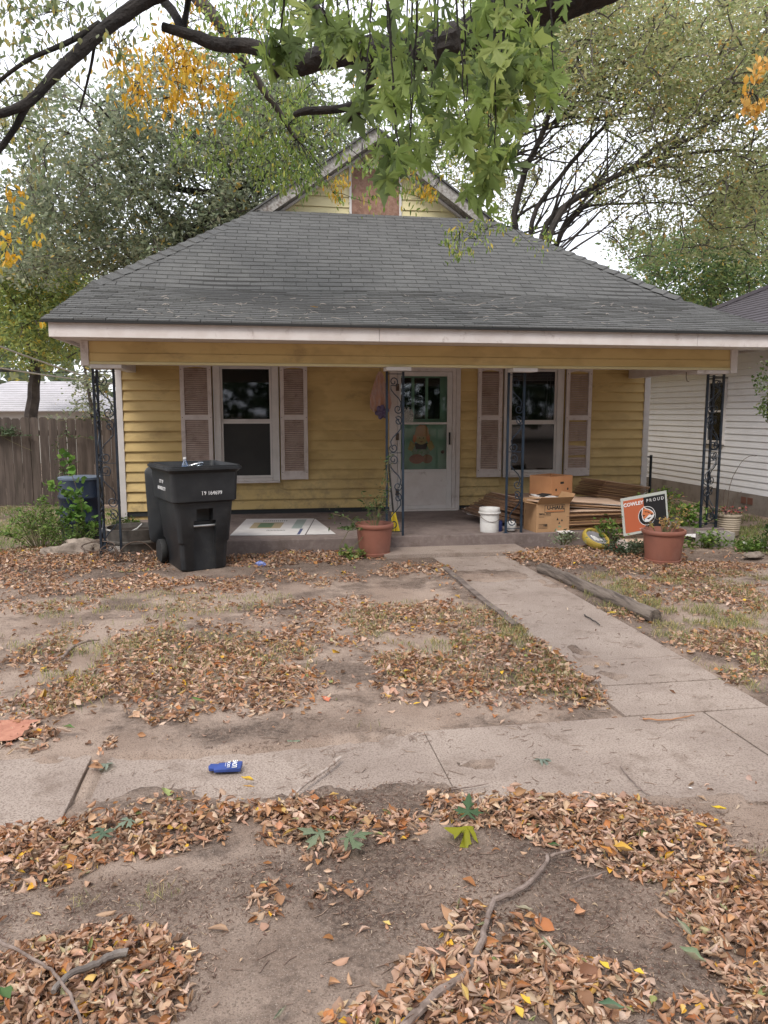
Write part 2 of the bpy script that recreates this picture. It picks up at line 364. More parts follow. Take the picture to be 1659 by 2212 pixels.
mg = bpy.data.materials.new('yard soil'); mg.use_nodes = True; t = mg.node_tree; N = t.nodes; L = t.links
b = N['Principled BSDF']; b.inputs['Roughness'].default_value = .95; b.inputs['Specular IOR Level'].default_value = .2
g = N.new('ShaderNodeNewGeometry')
def tn(s, d=6, r=.62):
    n = N.new('ShaderNodeTexNoise'); n.inputs['Scale'].default_value = s; n.inputs['Detail'].default_value = d; n.inputs['Roughness'].default_value = r
    L.new(g.outputs['Position'], n.inputs['Vector']); return n.outputs['Fac']
def tr(f, a, c):
    r = N.new('ShaderNodeMapRange'); r.interpolation_type = 'SMOOTHSTEP'; r.inputs[1].default_value = a; r.inputs[2].default_value = c; L.new(f, r.inputs[0]); return r.outputs[0]
def tm(f, a, c):
    x = N.new('ShaderNodeMix'); x.data_type = 'RGBA'; L.new(f, x.inputs[0])
    for s, v in ((6, a), (7, c)):
        if isinstance(v, tuple): x.inputs[s].default_value = (*v, 1)
        else: L.new(v, x.inputs[s])
    return x.outputs[2]
def mul(f, k):
    q = N.new('ShaderNodeMath'); q.operation = 'MULTIPLY'; q.inputs[1].default_value = k; L.new(f, q.inputs[0]); return q.outputs[0]
sand = tm(tr(tn(2.2), .4, .62), (.36, .275, .22), (.28, .205, .16))
humus = tm(tr(tn(45, 5), .42, .58), (.065, .045, .036), (.16, .115, .09))
c = tm(mul(tr(tn(1.25, 8, .7), .46, .60), .85), sand, humus)
a = N.new('ShaderNodeAttribute'); a.attribute_name = 'Col'
c = tm(a.outputs['Fac'], c, humus)
c = tm(mul(tr(tn(150, 3), .52, .62), .65), c, (.11, .08, .06))
c = tm(mul(tr(tn(230, 2), .6, .68), .7), c, (.46, .38, .32))
L.new(c, b.inputs['Base Color'])
bp = N.new('ShaderNodeBump'); bp.inputs['Strength'].default_value = 1.0; bp.inputs['Distance'].default_value = .012
L.new(tn(48, 10, .75), bp.inputs['Height']); L.new(bp.outputs[0], b.inputs['Normal'])
hum = np.clip(blobs([blob_params(*q) for q in [(820, 1735, 190, 55, .9), (450, 1930, 420, 60, .7), (850, 1980, 700, 200, .45), (850, 1860, 250, 60, .9), (1000, 1900, 300, 50, .5), (600, 1580, 300, 25, .5), (1350, 1330, 120, 60, .7),
      (150, 1220, 330, 50, .9), (700, 1215, 350, 40, .8), (1300, 1215, 300, 40, .9), (1200, 1390, 60, 50, .4), (1500, 1650, 30, 20, .3), (1250, 1770, 350, 25, .8)]], X, Y)*(.4+.9*vnoise(X, Y, 7, 4)), 0, 1)
hum = np.maximum(hum, under)
colg = np.repeat(hum.ravel()[:, None], 4, 1); colg[:, 3] = 1
ground = link('ground', np_mesh('ground', np.c_[X.ravel(), Y.ravel(), Z.ravel()], Fq, colg, mg, True))
tag(ground, kind='structure', label='sandy bare front yard soil with dark humus patches')

pub = thing('sidewalk', 'public concrete sidewalk crossing in front of the yard', 'sidewalk', (.8, 3.3, 0), kind='structure')
def slab(parent, pts, z0=-.09, z1=0.0, name='slab'):
    mb = MB(); n = len(pts); vs = [(x, y, z0) for x, y in pts]+[(x, y, z1+random.uniform(-.004, .004)) for x, y in pts]
    mb.add(vs, [tuple(range(n-1, -1, -1)), tuple(range(n, 2*n))]+[(i, (i+1) % n, (i+1) % n+n, i+n) for i in range(n)])
    return mb.obj(name, M_WALK, parent, True, bevel=.004)
xs = [-5.2, -3.7, -2.25, -.80, -.745, .78, .80, 2.325, 2.345, 3.85, 3.87, 5.4, 5.42, 7]
for x0, x1 in [(-5.2, -3.72), (-3.7, -2.26), (-2.24, -.80), (-.72, .7965), (.80, 2.332), (2.345, 3.85), (3.87, 5.4), (5.42, 7)]:
    e0, e1 = float(near_edge(x0)), float(near_edge(x1))
    slab(pub, [(x0, e0), (x1, e1), (x1, 3.64), (x0, 3.64)])
fw = thing('front_walk', 'concrete walk leading from the sidewalk to the porch step', 'walkway', (2.3, 6, 0), kind='structure')
ys = [3.652, 4.10, 4.55, 5.25, 6.35, 7.35, 8.20]
for y0, y1 in zip(ys[:-1], ys[1:]):
    slab(fw, [(WALK_X0, y0+.003), (WALK_X1, y0+.003), (WALK_X1, y1-.002), (WALK_X0, y1-.002)])
slab(fw, [(1.35, 8.21), (3.0, 8.21), (3.0, 8.66), (1.35, 8.66)], -.09, .045)

# timbers along the walk
def timber(name, label, p0, p1, r, sq=8, n=14, m=M_WOODG, lift=.0):
    root = thing(name, label, 'timber', ((p0[0]+p1[0])/2, (p0[1]+p1[1])/2, 0))
    mb = MB(); pts = []; rs = []
    for i in range(n):
        t_ = i/(n-1); x = p0[0]+(p1[0]-p0[0])*t_; y = p0[1]+(p1[1]-p0[1])*t_
        pts.append((x+random.uniform(-.006, .006), y, r*.7+lift+random.uniform(-.004, .004))); rs.append(r*random.uniform(.9, 1.06))
    mb.tube(pts, rs, sq); mb.obj('beam', m, root, True, smooth=True)
    return root
M_LOG = mat('landscape timber wood', (.21, .17, .14), (.11, .085, .07), 5, .9, 2, 30, stretch=(6, .5, 6), dirt=(.035, .028, .024), dscale=5, damt=.7)
timber('landscape_timber', 'weathered round landscape timber lying along the right edge of the front walk', (2.79, 7.25), (3.0, 5.36), .058, 9, 16, M_LOG)
timber('edging_board', 'half buried grey edging board along the left edge of the front walk', (1.84, 7.45), (1.86, 5.3), .04, 4, 12, M_WOODG, -.012)

# ================================================================ the yellow house
WY, FZ = 10.95, .17                    # front wall plane, porch floor height
XL, XR, ZT = -1.80, 5.78, 2.30
H = thing('yellow_house', 'small yellow lap sided house with grey shingle roof and front porch', 'house', (2, 10.95, 0))
openings = [(-.60, .29, .66, 2.25), (3.58, 4.47, .68, 2.25), (1.93, 2.86, .17, 2.22)]    # x0,x1,z0,z1
mb = MB()
def wallseg(x0, x1, z0, z1): mb.box(x0, WY+.03, z0, x1, WY+.15, z1)
wallseg(XL, -.60, 0, 3.0); wallseg(.29, 1.93, 0, 3.0); wallseg(2.86, 3.58, 0, 3.0); wallseg(4.47, XR, 0, 3.0)
wallseg(-.60, .29, 0, .66); wallseg(-.60, .29, 2.25, 3.0); wallseg(3.58, 4.47, 0, .68); wallseg(3.58, 4.47, 2.25, 3.0); wallseg(1.93, 2.86, 2.22, 3.0); wallseg(1.93, 2.86, 0, .17)
mb.box(XL, WY+.15, 0, XL+.12, 19, 3.0); mb.box(XR-.12, WY+.15, 0, XR, 19, 3.0); mb.box(XL+.12, 18.9, 0, XR-.12, 19, 3.0)
mb.obj('wall', M_YEL, H, True)
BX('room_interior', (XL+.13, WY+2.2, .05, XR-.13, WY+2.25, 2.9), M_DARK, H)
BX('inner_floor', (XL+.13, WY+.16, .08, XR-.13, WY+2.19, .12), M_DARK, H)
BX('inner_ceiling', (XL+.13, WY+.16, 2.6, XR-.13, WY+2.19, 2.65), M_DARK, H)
# siding boards
row = .1385; z = .235; k = 0
blocks = [(-.66, .35, .60, 9), (3.52, 4.53, .62, 9), (1.87, 2.92, 0, 9)]
while z < 2.34:
    segs = [(XL, XR)]
    for (a, b_, zz0, zz1) in blocks:
        if z+row > zz0+.02 and z < zz1:
            segs = [s for (u, v) in segs for s in ((u, min(v, a)), (max(u, b_), v)) if s[1]-s[0] > .03]
    if k in (1, 3, 8, 12):
        q = random.uniform(.6, 1.5); segs = [s for (u, v) in segs for s in (((u, q), (q+.0015, v)) if u < q-.2 < v-.4 else ((u, v),))]
    for (u, v) in segs:
        s = MB(); zb = z+.002*0; n = max(2, int((v-u)/.35)); vs = []; fs = []
        for i in range(n+1):
            x = u+(v-u)*i/n; wv = .0022*math.sin(x*3+k*1.7)+random.uniform(-.0008, .0008)
            vs += [(x, WY+.029, z-.001), (x, WY-.007+wv, z+.001), (x, WY-.006+wv, z+.012), (x, WY+.024, z+row+.004)]
        for i in range(n):
            o_ = i*4
            for j in range(3): fs.append((o_+j, o_+j+1, o_+j+5, o_+j+4))
        fs += [(0, 1, 2, 3), (n*4+3, n*4+2, n*4+1, n*4)]
        s.add(vs, fs).obj('siding_board', M_YEL, H, True)
    z += row; k += 1
BX('corner_board', (XL-.075, WY-.012, .12, XL+.004, WY+.03, 2.34), M_WHTC, H, bevel=.003)
BX('corner_board', (XR-.004, WY-.012, .12, XR+.085, WY+.03, 2.34), M_WHTC, H, bevel=.003)
BX('gap_shade_strip', (XL, WY+.012, .165, XR, WY+.028, .232), mat('dark gap shade', (.03, .032, .034), rough=.6), H)  # shade of the gap below the siding, put in as a dark strip
for cx_, wdt in ((-.25, .5), (.05, .3)): pass

# porch slab
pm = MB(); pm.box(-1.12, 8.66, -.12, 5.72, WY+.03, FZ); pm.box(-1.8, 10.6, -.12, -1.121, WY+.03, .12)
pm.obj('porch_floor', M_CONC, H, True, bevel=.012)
# ceiling, fascia, beam
BX('porch_ceiling', (-1.95, 8.18, 2.36, 5.98, WY+.02, 2.38), M_WHT, H)
for (a, b_) in ((-2.0, 1.28), (1.284, 4.9), (4.904, 6.05)):
    BX('fascia', (a, 8.13, 2.335, b_, 8.165, 2.485), M_WHT, H, bevel=.002)
BX('fascia', (-2.0, 8.166, 2.335, -1.965, 10.5, 2.50), M_WHT, H)
BX('fascia', (6.015, 8.166, 2.335, 6.05, 10.5, 2.50), M_WHT, H)
BX('soffit', (-1.96, 8.17, 2.338, 6.01, 8.56, 2.352), M_WHT, H)
def beam_board(z0, z1, dy, m=M_YEL):
    BX('beam_board', (-1.72, 8.56+dy, z0, 5.60, 8.60, z1), m, H, bevel=.002)
beam_board(2.215, 2.338, .012); beam_board(2.128, 2.213, 0); beam_board(2.098, 2.126, -.008, M_YELG)
BX('porch_beam', (-1.72, 8.602, 2.10, 5.60, 8.70, 2.338), M_WHT, H)
BX('beam_trim', (-1.80, 8.545, 2.085, -1.722, 8.70, 2.337), M_WHT, H, bevel=.002)
BX('beam_trim', (5.602, 8.545, 2.065, 5.685, 8.70, 2.337), M_WHT, H, bevel=.002)
BX('side_beam', (-1.72, 8.702, 2.13, -1.60, WY-.02, 2.34), M_WHT, H)
BX('side_beam', (5.50, 8.702, 2.10, 5.62, WY-.02, 2.34), M_WHT, H)
BX('post_cap', (-1.718, 8.556, 2.058, -1.40, 8.90, 2.096), M_WHTC, H)
BX('post_cap', (5.18, 8.556, 2.056, 5.598, 8.90, 2.096), M_WHT, H)
BX('post_cap', (1.42, 8.50, 2.058, 1.70, 8.72, 2.096), M_WHTC, H)
BX('post_cap', (2.88, 8.50, 2.056, 3.17, 8.72, 2.096), M_WHTC, H)

# wrought iron posts
def spiral(cx, cz, r0, r1, a0, turns, n=16):
    return [(cx+(r0+(r1-r0)*i/n)*math.cos(a0+turns*2*math.pi*i/n), cz+(r0+(r1-r0)*i/n)*math.sin(a0+turns*2*math.pi*i/n)) for i in range(n+1)]
def scroll(w_, z0, z1, flip):
    c1x, c2x = (.66, .36) if not flip else (.34, .64)
    s = -1 if flip else 1
    r = .30*w_; h_ = z1-z0
    top = spiral(c1x*w_, z1-r-.01, r*.25, r, math.pi*.2, -1.25*s*-1, 14)
    bot = spiral(c2x*w_, z0+r+.01, r, r*.25, math.pi*(1.0 if not flip else 0), 1.25*s, 14)
    mid = [(c1x*w_+(c2x*w_-c1x*w_)*t_+s*w_*.28*math.sin(t_*2*math.pi), z1-r-(h_-2*r)*t_) for t_ in (.15, .3, .45, .6, .75, .88)]
    return top+mid+bot
def porch_post(x, y, w_, panels, m, zb=FZ, zt=2.06, lean=0):
    root = link('porch_post', None, H, True)
    root.location = (x, y, zb)
    def P(a, c, z_): return (x+a, y+c, z_)
    ends = {(0, 0)}
    for (dx, dy) in panels:
        ends.add((dx*w_, dy*w_))
    for (a, c) in ends:
        u = MB(); u.box(x+a-.0125, y+c-.0125, zb, x+a+.0125, y+c+.0125, zt)
        u.obj('upright', m, root, True, bevel=.002)
    for (dx, dy) in panels:
        n = 4; hh = (zt-zb-.12)/n
        for i in range(n):
            z0 = zb+.07+i*hh; fl = i % 2
            pts = [P(dx*(.02+a*.9), dy*(.02+a*.9), zz) for a, zz in [(q[0]+.0, q[1]) for q in scroll(w_, z0, z0+hh, fl)]]
            s = MB(); s.tube(pts, .0065, 5); s.obj('scroll', m, root, True, smooth=True)
        for zz in (zb+.05, zt-.03, (zb+zt)/2+.02):
            r_ = MB(); r_.box(*sorted_box(P(dx*.0125, dy*.0125, zz-.004), P(dx*(w_-.0125), dy*(w_-.0125), zz+.004)))
            r_.obj('crossbar', m, root, True)
    f = MB(); f.box(x-.03, y-.03, zb-.002, x+.03, y+.03, zb+.004); f.obj('foot_plate', m, root, True)
    return root
def sorted_box(a, b_):
    lo = [min(a[i], b_[i]) for i in range(3)]; hi = [max(a[i], b_[i]) for i in range(3)]
    for i in (0, 1):
        if hi[i]-lo[i] < .006: lo[i] -= .004; hi[i] += .004
    return (*lo, *hi)
porch_post(-1.72, 8.72, .21, [(1, 0), (0, 1)], M_IRON, zb=.0)
porch_post(1.46, 8.72, .19, [(1, 0)], M_IRONB)
porch_post(2.90, 8.72, .19, [(1, 0)], M_IRONB)
porch_post(5.63, 8.72, .21, [(-1, 0), (0, 1)], M_IRON)

# windows
def window(x0, x1, z0, z1, zm, lower, blind=False):
    r = link('window', None, H, True); r.location = ((x0+x1)/2, WY, z0)
    yo = WY-.02
    fr = MB(); t_ = .045
    fr.box(x0-.05, yo-.012, z0-.03, x0+t_, WY+.06, z1+.03); fr.box(x1-t_, yo-.012, z0-.03, x1+.05, WY+.06, z1+.03)
    fr.box(x0+t_+.001, yo-.011, z1-.02, x1-t_-.001, WY+.06, z1+.03)
    fr.obj('frame', M_WHTC, r, True, bevel=.003)
    ch = MB(); ch.box(x0-.05, yo-.02, z0-.03, x0-.035, yo-.0125, z1+.03); ch.box(x1+.035, yo-.02, z0-.03, x1+.05, yo-.0125, z1+.03); ch.obj('casing_bead', M_WHTC, r, True)
    sl_ = MB(); sl_.box(x0-.05, yo-.05, z0-.055, x1+.05, WY+.02, z0-.032); sl_.box(x0+.05, yo-.02, z0-.03, x1-.05, WY+.05, z0+.012); sl_.obj('sill', M_WHT, r, True, bevel=.003)
    a, b_ = x0+t_+.003, x1-t_-.003; h_ = .028
    for nm, (u0, u1, dy) in (('upper_sash', (zm, z1-.022, .02)), ('lower_sash', (z0+.015, zm+.0, 0))):
        s = MB(); y0 = yo+dy
        s.box(a, y0, u0, a+h_, y0+.022, u1); s.box(b_-h_, y0, u0, b_, y0+.022, u1)
        s.box(a+h_, y0+.001, u1-h_, b_-h_, y0+.021, u1); s.box(a+h_, y0+.001, u0, b_-h_, y0+.021, u0+h_*1.2)
        s.obj('sash', M_WHTC, r, True)
        p = MB(); p.box(a+h_, y0+.009, u0+h_*1.2, b_-h_, y0+.013, u1-h_)
        p.obj('pane', M_GLASS if (nm == 'upper_sash' or lower != 'screen') else M_SCREEN, r, True)
    if blind:
        bl = MB()
        for i in range(7): bl.box(a+.02, WY+.07, z1-.05-i*.022, b_-.02, WY+.075, z1-.035-i*.022)
        bl.obj('blind', M_SHUT, r, True)
        c_ = MB(); c_.tube([(b_-.12, WY+.068, z1-.1), (b_-.125, WY+.068, zm+.07)], .003, 4); c_.tube([(b_-.07, WY+.068, z1-.1), (b_-.08, WY+.068, zm+.12)], .003, 4); c_.obj('blind_cord', M_WHTC, r, True)
    return r
window(-.54, .25, .67, 2.24, 1.47, 'screen')
window(3.62, 4.43, .70, 2.24, 1.45, 'glass', True)

# shutters
slat_me = None
def shutter(x0, x1, z0, z1, broken=()):
    global slat_me
    r = link('shutter', None, H, True); r.location = ((x0+x1)/2, WY-.03, z0)
    y0, y1 = WY-.042, WY-.004; st = .055; w_ = x1-x0
    zmid = z0+(z1-z0)*.545
    f = MB(); f.box(x0, y0, z0, x0+st, y1, z1); f.box(x1-st, y0, z0, x1, y1, z1)
    f.box(x0+st, y0+.001, z0, x1-st, y1, z0+.12); f.box(x0+st, y0+.001, zmid-.035, x1-st, y1, zmid+.035)
    ww = x1-x0-2*st   # arched top rail
    pts = [(x0+st, z1), (x0+st, z1-.06)]+[(x0+st+ww*(i/8), z1-.06+.02*math.sin(math.pi*i/8)) for i in range(1, 8)]+[(x1-st, z1-.06), (x1-st, z1)]
    f.poly(pts, y1-y0-.001, Matrix.Translation((0, y0+.001, 0)))
    f.obj('shutter_frame', M_SHUT, r, True, bevel=.002)
    if slat_me is None:
        s = MB(); s.add([(0, -.016, 0), (1, -.016, 0), (1, .006, .017), (0, .006, .017), (0, -.013, -.004), (1, -.013, -.004), (1, .009, .013), (0, .009, .013)],
                        [(0, 1, 2, 3), (7, 6, 5, 4), (0, 4, 5, 1), (3, 2, 6, 7), (0, 3, 7, 4), (1, 5, 6, 2)])
        slat_me = s.mesh('slat', M_SLAT)
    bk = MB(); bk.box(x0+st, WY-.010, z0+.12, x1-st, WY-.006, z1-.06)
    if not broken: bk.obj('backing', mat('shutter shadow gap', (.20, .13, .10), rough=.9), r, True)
    n = 0
    for (a, b_) in ((z0+.125, zmid-.037), (zmid+.037, z1-.062)):
        zz = a
        while zz < b_-.018:
            if n not in broken:
                o = bpy.data.objects.new('slat', slat_me); COL.objects.link(o); o.parent = r; o.matrix_parent_inverse = basis(r).inverted()
                o.location = (x0+st, WY-.022, zz); o.scale = (w_-2*st, 1, 1)
                if n+1 in broken or n-1 in broken: o.rotation_euler = (0, random.uniform(-.06, .06), 0)
            zz += .0265; n += 1
    sc_ = MB()
    for xx in (x0+.02, x1-.02):
        for zz in (z0+.1, zmid, z1-.08): sc_.tube([(xx, y0-.003, zz), (xx, y0+.004, zz)], .006, 8)
    sc_.obj('screw', M_RUST, r, True)
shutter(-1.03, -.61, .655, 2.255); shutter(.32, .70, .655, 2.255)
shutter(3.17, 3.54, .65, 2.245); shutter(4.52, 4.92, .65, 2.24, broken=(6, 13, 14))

# doors
D = link('storm_door', None, H, True); D.location = (2.4, WY, FZ)
dx0, dx1, dz0, dz1 = 1.99, 2.79, .20, 2.17
f = MB(); f.box(dx0, WY-.03, dz0, dx0+.045, WY+.0, dz1); f.box(dx1-.075, WY-.03, dz0, dx1, WY+.0, dz1)
f.box(dx0+.046, WY-.029, dz1-.06, dx1-.076, WY-.001, dz1); f.box(dx0+.046, WY-.029, dz0, dx1-.076, WY-.001, dz0+.05)
f.box(dx0+.046, WY-.032, .735, dx1-.076, WY-.002, .775); f.box(dx0+.046, WY-.030, 1.425, dx1-.076, WY-.003, 1.455)
f.obj('frame', M_WHTC, D, True, bevel=.003)
BX('kick_panel', (dx0+.046, WY-.018, dz0+.051, dx1-.076, WY-.008, .734), M_WHT, D)
BX('pane', (dx0+.046, WY-.016, .776, dx1-.076, WY-.012, 1.424), M_GLASSD, D)
BX('pane', (dx0+.046, WY-.016, 1.456, dx1-.076, WY-.012, dz1-.061), M_GLASSD, D)
h_ = MB(); h_.box(dx1-.05, WY-.055, 1.13, dx1-.028, WY-.031, 1.31); h_.obj('handle', M_BLACK, D, True, bevel=.004)
for zz in (.45, 1.25, 1.95): BX('hinge', (dx0-.03, WY-.042, zz-.05, dx0+.015, WY-.031, zz+.05), M_RUST, D)
fr = MB(); fr.box(1.87, WY-.03, .17, 1.985, WY+.06, 2.235); fr.box(2.795, WY-.03, .17, 2.845, WY+.06, 2.235); fr.box(2.85, WY-.02, .17, 2.915, WY+.06, 2.235)
fr.box(1.986, WY-.03, 2.175, 2.794, WY+.06, 2.235); fr.obj('door_frame', M_WHT, H, True, bevel=.004)
BX('threshold', (1.9, WY-.09, .171, 2.88, WY+.02, .198), M_WHT, H, bevel=.004)
FD = link('front_door', None, H, True); FD.location = (2.4, WY+.1, FZ)
g_ = MB(); y0, y1 = WY+.10, WY+.14
lx = [2.04, 2.235, 2.44, 2.645]
g_.box(1.95, y0, .2, 2.84, y1, 1.50); g_.box(1.95, y0, 2.09, 2.84, y1, 2.2)
for a, b_ in ((1.95, 2.04), (2.215, 2.255), (2.42, 2.46), (2.64, 2.84)): g_.box(a, y0+.001, 1.50, b_, y1, 2.09)
g_.obj('door_leaf', M_GREEN, FD, True)
for a, b_ in ((2.04, 2.215), (2.255, 2.42), (2.46, 2.64)): BX('pane', (a, y0+.02, 1.5, b_, y0+.024, 2.09), M_GLASS, FD)
BX('door_moulding', (2.0, y0-.012, 1.46, 2.70, y0-.001, 1.50), M_GREENL, FD)
k_ = MB(); k_.lathe([(.0, -.02), (.02, -.02), (.026, 0), (.012, .02), (.012, .03)], 12, Matrix.Translation((2.68, y0-.02, 1.02)) @ Matrix.Rotation(R_(-90), 4, 'X')); k_.obj('knob', M_RUST, FD, True, smooth=True)

# roof
RF = link('roof', None, H, True); RF.location = (2, 10.5, 3.2)
EY, EZ, BY, BZ = 8.10, 2.50, 10.5, 3.20
RX0, RX1 = -2.06, 6.07; TY, TZ = 12.95, 4.80; TX0, TX1 = .22, 3.80
M_SH = [mat('shingle %s' % n_, c1_, c2_, 3, .9, 1.5, 220, c3=c3_, s3=120, a3=.5, dirt=(.17, .17, .165), dscale=1.0, damt=.3) for n_, c1_, c2_, c3_ in
        (('a', (.088, .088, .086), (.108, .107, .104), (.18, .178, .17)), ('b', (.074, .074, .073), (.094, .093, .091), (.17, .168, .16)), ('c', (.102, .102, .099), (.082, .081, .080), (.18, .178, .17)))]
dk = MB()
dk.add([(RX0, EY, EZ-.01), (RX1, EY, EZ-.01), (RX1, BY, BZ-.01), (RX0, BY, BZ-.01), (TX0, TY, TZ-.01), (TX1, TY, TZ-.01)], [(0, 1, 2, 3), (3, 2, 5, 4)])
dk.add([(RX0, BY, BZ-.01), (TX0, TY, TZ-.01), (TX0, 19.3, TZ-.01), (RX0, 19.3, BZ-.01), (RX1, BY, BZ-.01), (TX1, TY, TZ-.01), (TX1, 19.3, TZ-.01), (RX1, 19.3, BZ-.01)], [(0, 1, 2, 3), (4, 7, 6, 5)])
dk.add([(RX0, EY, EZ-.03), (RX1, EY, EZ-.03), (RX1, EY, EZ-.008), (RX0, EY, EZ-.008)], [(0, 1, 2, 3)])
dk.obj('roof_deck', mat('roof felt', (.035, .034, .033), rough=.95), RF, True)
BX('drip_edge', (RX0-.01, EY-.012, EZ-.028, RX1+.01, EY+.02, EZ-.006), M_BLACK, RF)
def xlim(y, z_):   # roof width at y
    if y <= BY: return RX0, RX1
    t_ = (y-BY)/(TY-BY); return RX0+(TX0-RX0)*t_, RX1+(TX1-RX1)*t_
tabs = []
def courses(P0, P1, exposure, jog):
    L_ = math.hypot(P1[0]-P0[0], P1[1]-P0[1]); n = int(L_/exposure+.5); out = []
    for i in range(n):
        t0, t1 = i/n, min(1, (i+1.08)/n); out.append(((P0[0]+(P1[0]-P0[0])*t0, P0[1]+(P1[1]-P0[1])*t0), (P0[0]+(P1[0]-P0[0])*t1, P0[1]+(P1[1]-P0[1])*t1), i+jog))
    return out
sag = lambda x, y: .018*math.sin((x-1)*1.1)*math.exp(-((y-10.3)**2)/2)-.02*math.exp(-((x-1.2)**2)/1.5-((y-9.2)**2)/.8)
for zone, (P0, P1) in enumerate((((EY, EZ), (BY, BZ)), ((BY, BZ), (TY, TZ)))):
    for (ya, za), (yb, zb), i in courses(P0, P1, .130, 0):
        off = (.152 if i % 2 else 0)+random.uniform(-.02, .02)+.01*i
        x = RX0-.3+off-.0
        a0, a1 = xlim(ya, za)[0], xlim(ya, za)[1]
        while x < a1:
            u, v = max(x+.004, a0), min(x+.304-.004, a1)
            if v-u > .04: tabs.append((zone, u, v, ya, za, yb, zb))
            x += .304
def tab_geo(mb_, T):
    zone, u, v, ya, za, yb, zb = T; j = random.uniform(-.0015, .0025); th = .011; s0, s1 = sag(u, ya), sag(v, ya); s2, s3 = sag(u, yb), sag(v, yb)
    d = random.uniform(-.003, .003); lft = random.choice([0, 0, 0, 0, .004, .008]) if zone == 0 else random.choice([0, 0, 0, 0, .003])
    mb_.add([(u, ya-.004+d, za+s0-.002), (v, ya-.004-d*.3, za+s1-.002), (v, ya-.004-d*.3, za+th+j+s1+lft), (u, ya-.004+d, za+th+j+s0+lft), (v, yb, zb+.002+s3), (u, yb, zb+.002+s2)],
            [(0, 1, 2, 3), (3, 2, 4, 5), (0, 3, 5), (1, 4, 2), (0, 5, 4, 1)])
big = sorted(range(len(tabs)), key=lambda i: -(tabs[i][2]-tabs[i][1])*(1 if tabs[i][0] else .2)*(1 if tabs[i][3] < 12.6 else .8))[:290]
bigset = set(big)
for i in big:
    m_ = MB(); tab_geo(m_, tabs[i]); m_.obj('shingle', M_SH[random.randrange(3)], RF, True)
m_ = MB()
for i, T in enumerate(tabs):
    if i in bigset: continue
    m_.cur = random.randrange(3); tab_geo(m_, T)
tag(m_.obj('shingle_field', M_SH, RF, True), kind='stuff')
# hip caps
def caps(p0, p1, side, n):
    p0, p1 = Vector(p0), Vector(p1); d = (p1-p0)/n; dn = d.normalized(); across = Vector((0, 1, 0)).cross(dn)
    slope_n = Vector((0, -(TZ-BZ), TY-BY)).normalized()
    in_ = dn.cross(slope_n).normalized()*side
    if in_.x*side > 0 and False: in_ = -in_
    out_ = Vector((-1 if side < 0 else 1, 0, 0))*.5+Vector((0, .5, -.35))
    for i in range(n):
        a = p0+d*i; b_ = p0+d*(i+1.12); up = Vector((0, 0, .026)); up2 = Vector((0, 0, .006)); wv = .15; a = p0+d*(i+.03)
        m_ = MB(); i_ = Vector((-side, 0, 0)); i_ = (i_-slope_n*i_.dot(slope_n)).normalized()
        i_ = (i_ - dn*i_.dot(dn)).normalized()
        o_ = Vector((side*.12, .06, -.08))
        m_.add([a+i_*wv+up, a+up*1.5, a+o_+up, b_+i_*wv+up2, b_+up2*1.5, b_+o_+up2, a+i_*wv-up*.2, a+o_-up], [(0, 1, 4, 3), (1, 2, 5, 4), (6, 7, 2, 1, 0)])
        m_.obj('hip_cap', M_SH[random.randrange(3)], RF, True)
caps((RX0+.02, BY+.02, BZ+.012), (TX0-.05, TY+.1, TZ+.05), -1, 18)
caps((RX1-.02, BY+.02, BZ+.012), (TX1+.05, TY+.1, TZ+.05), 1, 18)
cr = MB()      # curled bits of roofing felt and leaf scraps lodged on the porch roof
for i in range(120):
    x = random.uniform(-1.2, 5.2); y = random.uniform(8.25, 10.1); z0 = EZ+(y-EY)*(BZ-EZ)/(BY-EY)+.014+sag(x, y); a = random.uniform(-.6, .6); l = random.uniform(.02, .07)
    cr.tube([(x+l*(j-2)*math.cos(a)*.5, y+l*(j-2)*math.sin(a)*.5, z0+.010*math.sin(j+i)) for j in range(5)], random.uniform(.002, .0045), 4)
tag(cr.obj('roof_debris', mat('pale twig', (.42, .37, .33), rough=.9), RF, True), kind='stuff')

# gable
GB = link('gable', None, H, True); GB.location = (2, 13.2, 4.8)
GY, AX, AZ = 13.22, 1.98, 6.12
GX0, GX1 = -.05, 4.01; gs = (AZ-4.72)/(AX-GX0)
z = 4.80; gp = (1.62, 2.42, 4.80, 5.60)
bk = MB(); bk.poly([(GX0+.1, 4.6), (GX1-.1, 4.6), (AX, AZ-.05)], .1, Matrix.Translation((0, GY+.03, 0))); bk.obj('gable_wall', M_YELG, GB, True)
while z < AZ-.15:
    hw = lambda zz: (AX-(AZ-.06-zz)/gs, AX+(AZ-.06-zz)/gs)
    a, b_ = hw(z); a2, b2 = hw(z+.17)
    parts = [(a, b_, a2, b2)]
    if z < gp[3]+.02: parts = [(a, gp[0]-.04, a2, gp[0]-.04), (gp[1]+.04, b_, gp[1]+.04, b2)]
    for (u, v, u2, v2) in parts:
        s = MB(); s.add([(u, GY, z), (v, GY, z), (v2, GY+.022, z+.172), (u2, GY+.022, z+.172), (u, GY+.028, z-.001), (v, GY+.028, z-.001)], [(0, 1, 2, 3), (4, 5, 1, 0), (0, 3, 4), (1, 5, 2)])
        s.obj('siding_board', M_YELG, GB, True)
    z += .168
BX('plywood', (gp[0], GY-.004, gp[2], gp[1], GY+.02, gp[3]), M_PLY, GB)
fr = MB(); fr.box(gp[0]-.04, GY-.02, 4.79, gp[0]-.001, GY+.02, gp[3]+.04); fr.box(gp[1]+.001, GY-.02, 4.79, gp[1]+.04, GY+.02, gp[3]+.04); fr.box(gp[0], GY-.019, gp[3]+.001, gp[1], GY+.02, gp[3]+.04)
fr.obj('opening_trim', M_WHTC, GB, True, bevel=.002)
